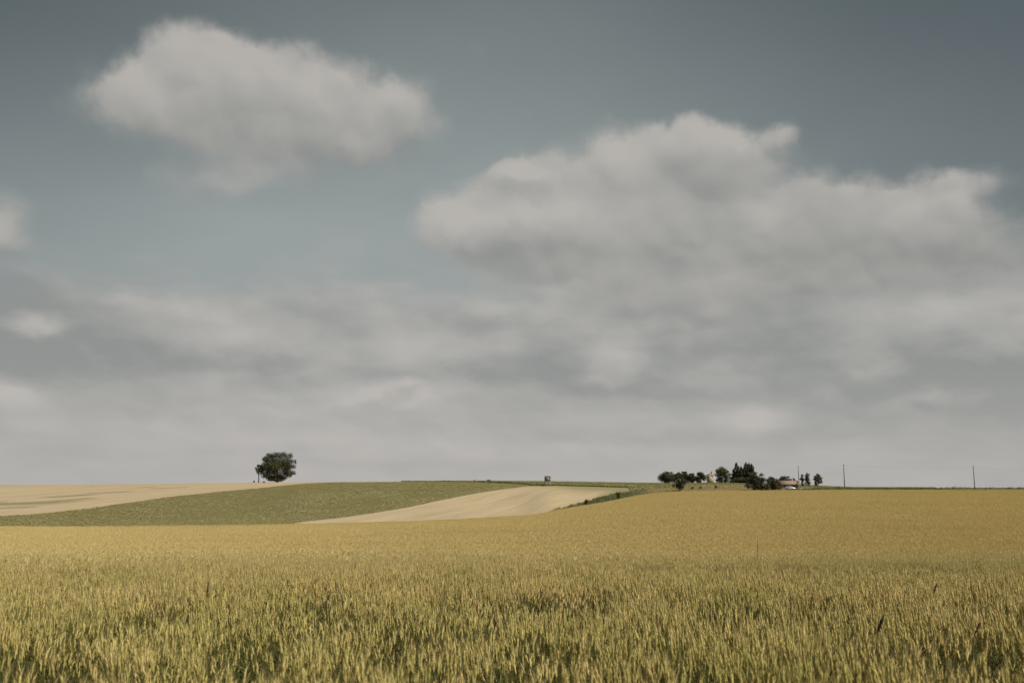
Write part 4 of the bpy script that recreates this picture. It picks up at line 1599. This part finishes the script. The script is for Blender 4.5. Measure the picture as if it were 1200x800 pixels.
# ------------------------------------------------------------------ white car
def car():
    M_paint = mat_noisy('white_paint', (0.76, 0.77, 0.78), (0.80, 0.80, 0.80), 1.0, rough=.25, spec=.5)
    M_tyre = mat_noisy('tyre_rubber', (0.02, 0.02, 0.02), (0.035, 0.035, 0.035), 5.0, rough=.8)
    M_rim = mat_noisy('alloy_rim', (0.45, 0.45, 0.46), (0.55, 0.55, 0.56), 5.0, rough=.35, spec=.6)
    M_lamp = mat_noisy('lamp_glass', (0.55, 0.56, 0.57), (0.65, 0.66, 0.67), 5.0, rough=.1, spec=.6)
    M_red = mat_noisy('tail_lamp', (0.30, 0.02, 0.02), (0.36, 0.03, 0.03), 5.0, rough=.2, spec=.6)
    dc = 306 * K
    p = at(925.8, dc, 572)
    p.z = EYE + px_se(925.8, 569.2)[1] * dc - 1.46
    p.z = max(p.z, float(height(p.x, p.y)))
    root = empty('parked_car', p, R(-32))
    tag(root, 'white car parked in front of the low tiled house', 'car')
    prof = [(-2.05, .30), (-2.08, .62), (-2.0, .92), (-1.55, 1.0), (-1.30, 1.30), (-.95, 1.45), (.15, 1.46), (.55, 1.36), (1.05, .98), (1.75, .86), (2.02, .72), (2.05, .40), (1.95, .26), (-1.95, .26)]
    b = MB().prism(prof, -.86, .86)
    for i, (x_, y_, z_) in enumerate(b.v):
        k = max(0.0, min(1.0, (z_ - .85) / .6))
        b.v[i] = (x_, y_ * (1 - .2 * k), z_)
    b.build('body', M_paint, root, bevel=.05)
    for sg in (-1, 1):
        w_ = MB().poly([(-1.32, sg * .862, 1.0), (.98, sg * .862, 1.0), (.5, sg * .735, 1.34), (-.92, sg * .725, 1.40), (-1.2, sg * .79, 1.24)])
        w_.build('side_window', M_glass, root)
        for xw in (-1.28, 1.28):
            wh = MB()
            wh.tube([(xw, sg * .66, .31), (xw, sg * .88, .31)], .31, 18)
            wo_ = wh.build('wheel', M_tyre, root, bevel=.02)
            MB().tube([(xw, sg * .80, .31), (xw, sg * .892, .31)], .19, 12).build('rim', M_rim, wo_)
        MB().box(1.86, 2.06, sg * .64 - .17, sg * .64 + .17, .60, .74).build('headlight', M_lamp, root, bevel=.03)
        MB().box(-2.10, -1.95, sg * .68 - .12, sg * .68 + .12, .66, .90).build('tail_light', M_red, root, bevel=.02)
        MB().box(.62, .80, sg * .93 - .09, sg * .93 + .09, .98, 1.1).build('wing_mirror', M_paint, root, bevel=.03)
    MB().poly([(1.035, -.80, 1.01), (1.035, .80, 1.01), (.60, .70, 1.345), (.60, -.70, 1.345)]).build('windscreen', M_glass, root, loc=(.02, 0, .02))
    MB().poly([(-1.53, -.80, 1.04), (-1.53, .80, 1.04), (-1.31, .70, 1.30), (-1.31, -.70, 1.30)]).build('rear_window', M_glass, root, loc=(-.025, 0, .01))
    MB().box(2.0, 2.09, -.55, .55, .36, .50).build('grille', M_dark, root, bevel=.01)


car()


# ------------------------------------------------------------------ raised hut on legs
def hut():
    d = bounds((641.5 - 600) / F / 1.012)[2] - 5
    p = at(641.8, d, 566)
    s_ = d / F / 1.01
    top = EYE + px_se(641.8, 557.4)[1] * d - p.z
    floor = EYE + px_se(641.8, 563.6)[1] * d - p.z
    floor = max(floor, top * .42)
    root = empty('raised_hut', p, R(24))
    tag(root, 'small grey raised hut on legs at the top edge of the pale stubble', 'hut')
    w = 6.6 * s_ * .82
    h0, h1 = floor, top - .22
    b = MB()
    b.box(-w / 2, w / 2, -w / 2, w / 2, h0, h1)
    b.build('cabin', M_wood, root)
    r = MB()
    r.v = [(-w / 2 - .15, -w / 2 - .2, h1 + .003), (w / 2 + .15, -w / 2 - .2, h1 + .003), (w / 2 + .15, w / 2 + .2, h1 + .16), (-w / 2 - .15, w / 2 + .2, h1 + .16)]
    r.v += [(x_, y_, z_ + .08) for x_, y_, z_ in r.v]
    r.f = [(3, 2, 1, 0), (4, 5, 6, 7), (0, 1, 5, 4), (1, 2, 6, 5), (2, 3, 7, 6), (3, 0, 4, 7)]
    r.build('roof', M_wood, root)
    sp = MB().box(-w / 2 - .03, -w / 2 - .003, -w / 2 + .05, w / 2 - .05, h0 + .02, h1 - .3).build('side_panel', M_rust, root)
    sp['label'] = 'rusty brown side panel'
    MB().box(.2, w / 2 - .25, -w / 2 - .02, -w / 2 + .05, h1 - .95, h1 - .4).build('window', M_dark, root)
    for sx in (-1, 1):
        for sy in (-1, 1):
            MB().tube([(sx * (w / 2 + .25), sy * (w / 2 + .2), -.2), (sx * (w / 2 - .12), sy * (w / 2 - .12), h0 + .02)], [.13, .11], 6).build('leg', M_wood, root)
    m = MB()
    for sx in (-1, 1):
        m.tube([(.55 + sx * .24, -w / 2 - .95, -.1), (.55 + sx * .24, -w / 2 - .05, h0 + .2)], .05, 5)
    for k in range(5):
        t = (k + .7) / 5.4
        m.tube([(.28, -w / 2 - .95 + .9 * t, t * (h0 + .3) - .1), (.82, -w / 2 - .95 + .9 * t, t * (h0 + .3) - .1)], .04, 5)
    m.build('ladder', M_wood, root)
    for sx in (-1, 1):
        MB().tube([(sx * (w / 2 + .15), -w / 2 - .12, .3), (-sx * (w / 2 - .05), -w / 2 - .06, h0 - .1)], .05, 5).build('brace', M_wood, root)


hut()

# ------------------------------------------------------------------ power poles and wires
POLES = [(1142.4, 545.6, 342 * K, 'power pole rising from the hedge near the right edge'), (990.0, 543.8, 336 * K, 'power pole standing alone right of the farm trees'), (936.6, 545.6, 400 * K, 'thin far power pole behind the slender young trees')]
tops = []
pole0 = None
for i, (u, vt, d, lab) in enumerate(POLES):
    p = at(u, d, 572)
    h = EYE + px_se(u, vt)[1] * d - p.z
    if i == 0:
        pole0 = empty('power_pole', p)
        hh0 = h
        MB().tube([(0, 0, -.5), (0, 0, h * .5), (0, 0, h)], [.21, .185, .15], 10).build('shaft', M_pole, pole0)
        MB().box(-.07, .07, -.09, .09, h - .5, h - .35).build('bracket', M_metal, pole0)
        for k in (-1, 1):
            MB().tube([(k * .24, 0, h - .42), (k * .24, 0, h - .22)], [.05, .04], 8).build('insulator', M_metal, pole0)
        MB().box(-.3, .3, -.03, .03, h - .46, h - .40).build('crossarm', M_pole, pole0)
        r = pole0
    else:
        r = pole0.copy()
        scene.collection.objects.link(r)
        for ch in list(pole0.children):
            c = ch.copy()
            scene.collection.objects.link(c)
            c.parent = r
        r.location = p
        r.scale = (1, 1, h / hh0)
    tag(r, lab, 'power pole', 'power poles behind the wheat')
    tops.append(Vector((p.x, p.y, p.z + h - .25)))


def wire(a, b, sag, lab):
    m = MB()
    n = 24
    pts = []
    for k in range(n + 1):
        t = k / n
        q = a.lerp(b, t)
        q.z -= sag * 4 * t * (1 - t)
        pts.append(q)
    m.tube(pts, .012, 4)
    o = m.build('power_line', M_dark)
    tag(o, lab, 'wire', 'wires between the power poles')


off = Vector((.24, 0, 0))
far_r = tops[0] + (tops[0] - tops[1]) * 1.0 + Vector((0, 0, -1.2))
wire(tops[1] + off, tops[0] + off, 1.3, 'thin wire sagging between the two right power poles')
wire(tops[2] + off, tops[1] + off, 1.2, 'thin wire from the far pole to the pole right of the farm')
wire(tops[0] + off, far_r + off, 1.5, 'thin wire running out of frame from the rightmost pole')


# ------------------------------------------------------------------ dark weed stalks standing up in the wheat
M_weed = mat_noisy('dry_seed_head', (0.030, 0.022, 0.014), (0.065, 0.045, 0.028), 30.0)
M_wstem = mat_noisy('weed_stem', (0.05, 0.045, 0.022), (0.09, 0.075, 0.035), 20.0)
for (u, vtop, vcan, lean, thick, lab, sd) in (
        (889, 630, 662, .02, .007, 'tall thin dark weed stalk rising from the far dark gap in the wheat', 1),
        (1036, 719, 746, .42, .011, 'thick dark seed head leaning right, lowest of the weeds on the right', 2),
        (1149, 727, 750, .5, .006, 'slim dark seed head leaning right near the right edge', 3),
        (1098, 683, 697, .42, .010, 'small dark seed head leaning right above the two nearer ones', 4),
        (243, 680, 706, .05, .007, 'straight dark weed stalk in the wheat on the left', 5)):
    x_, d = canopy_px(u, vcan)
    zc = EYE + px_se(u, vcan)[1] * d
    zt = EYE + px_se(u, vtop)[1] * d
    L_ = zt - zc
    zg = float(height(x_, d))
    zc, zt = zc - zg, zt - zg
    root = empty('weed_stalk', (x_ - lean * L_, d, zg))
    tag(root, lab, 'weed', 'dark weed stalks in the wheat')
    MB().tube([(0, 0, -.05), (0, 0, zc - .15), (lean * L_ * .4, 0, zc + L_ * .25)], [.005, .0045, .004], 6).build('stem', M_wstem, root)
    rg = random.Random(sd)
    m = MB()
    n = 12
    pts, rad = [], []
    for k in range(n + 1):
        t = k / n
        pts.append((lean * L_ * (.4 + .75 * t) + rg.uniform(-.001, .001), 0, zc + L_ * (.25 + .75 * t) if True else 0))
        rad.append(thick * (math.sin(math.pi * min(1, t * .9 + .08)) ** .6) * rg.uniform(.75, 1.15) + .0008)
    m.tube(pts, rad, 7)
    m.build('seed_head', M_weed, root)
    for k in range(2):
        lf = MB()
        a = rg.uniform(0, 6.28)
        z_ = zc - rg.uniform(.1, .4)
        dx, dy = math.cos(a), math.sin(a)
        lf.poly([(0, 0, z_), (dx * .07 - dy * .012, dy * .07 + dx * .012, z_ + .07), (dx * .16, dy * .16, z_ + .04), (dx * .07 + dy * .012, dy * .07 - dx * .012, z_ + .07)])
        lf.build('leaf', M_wstem, root)
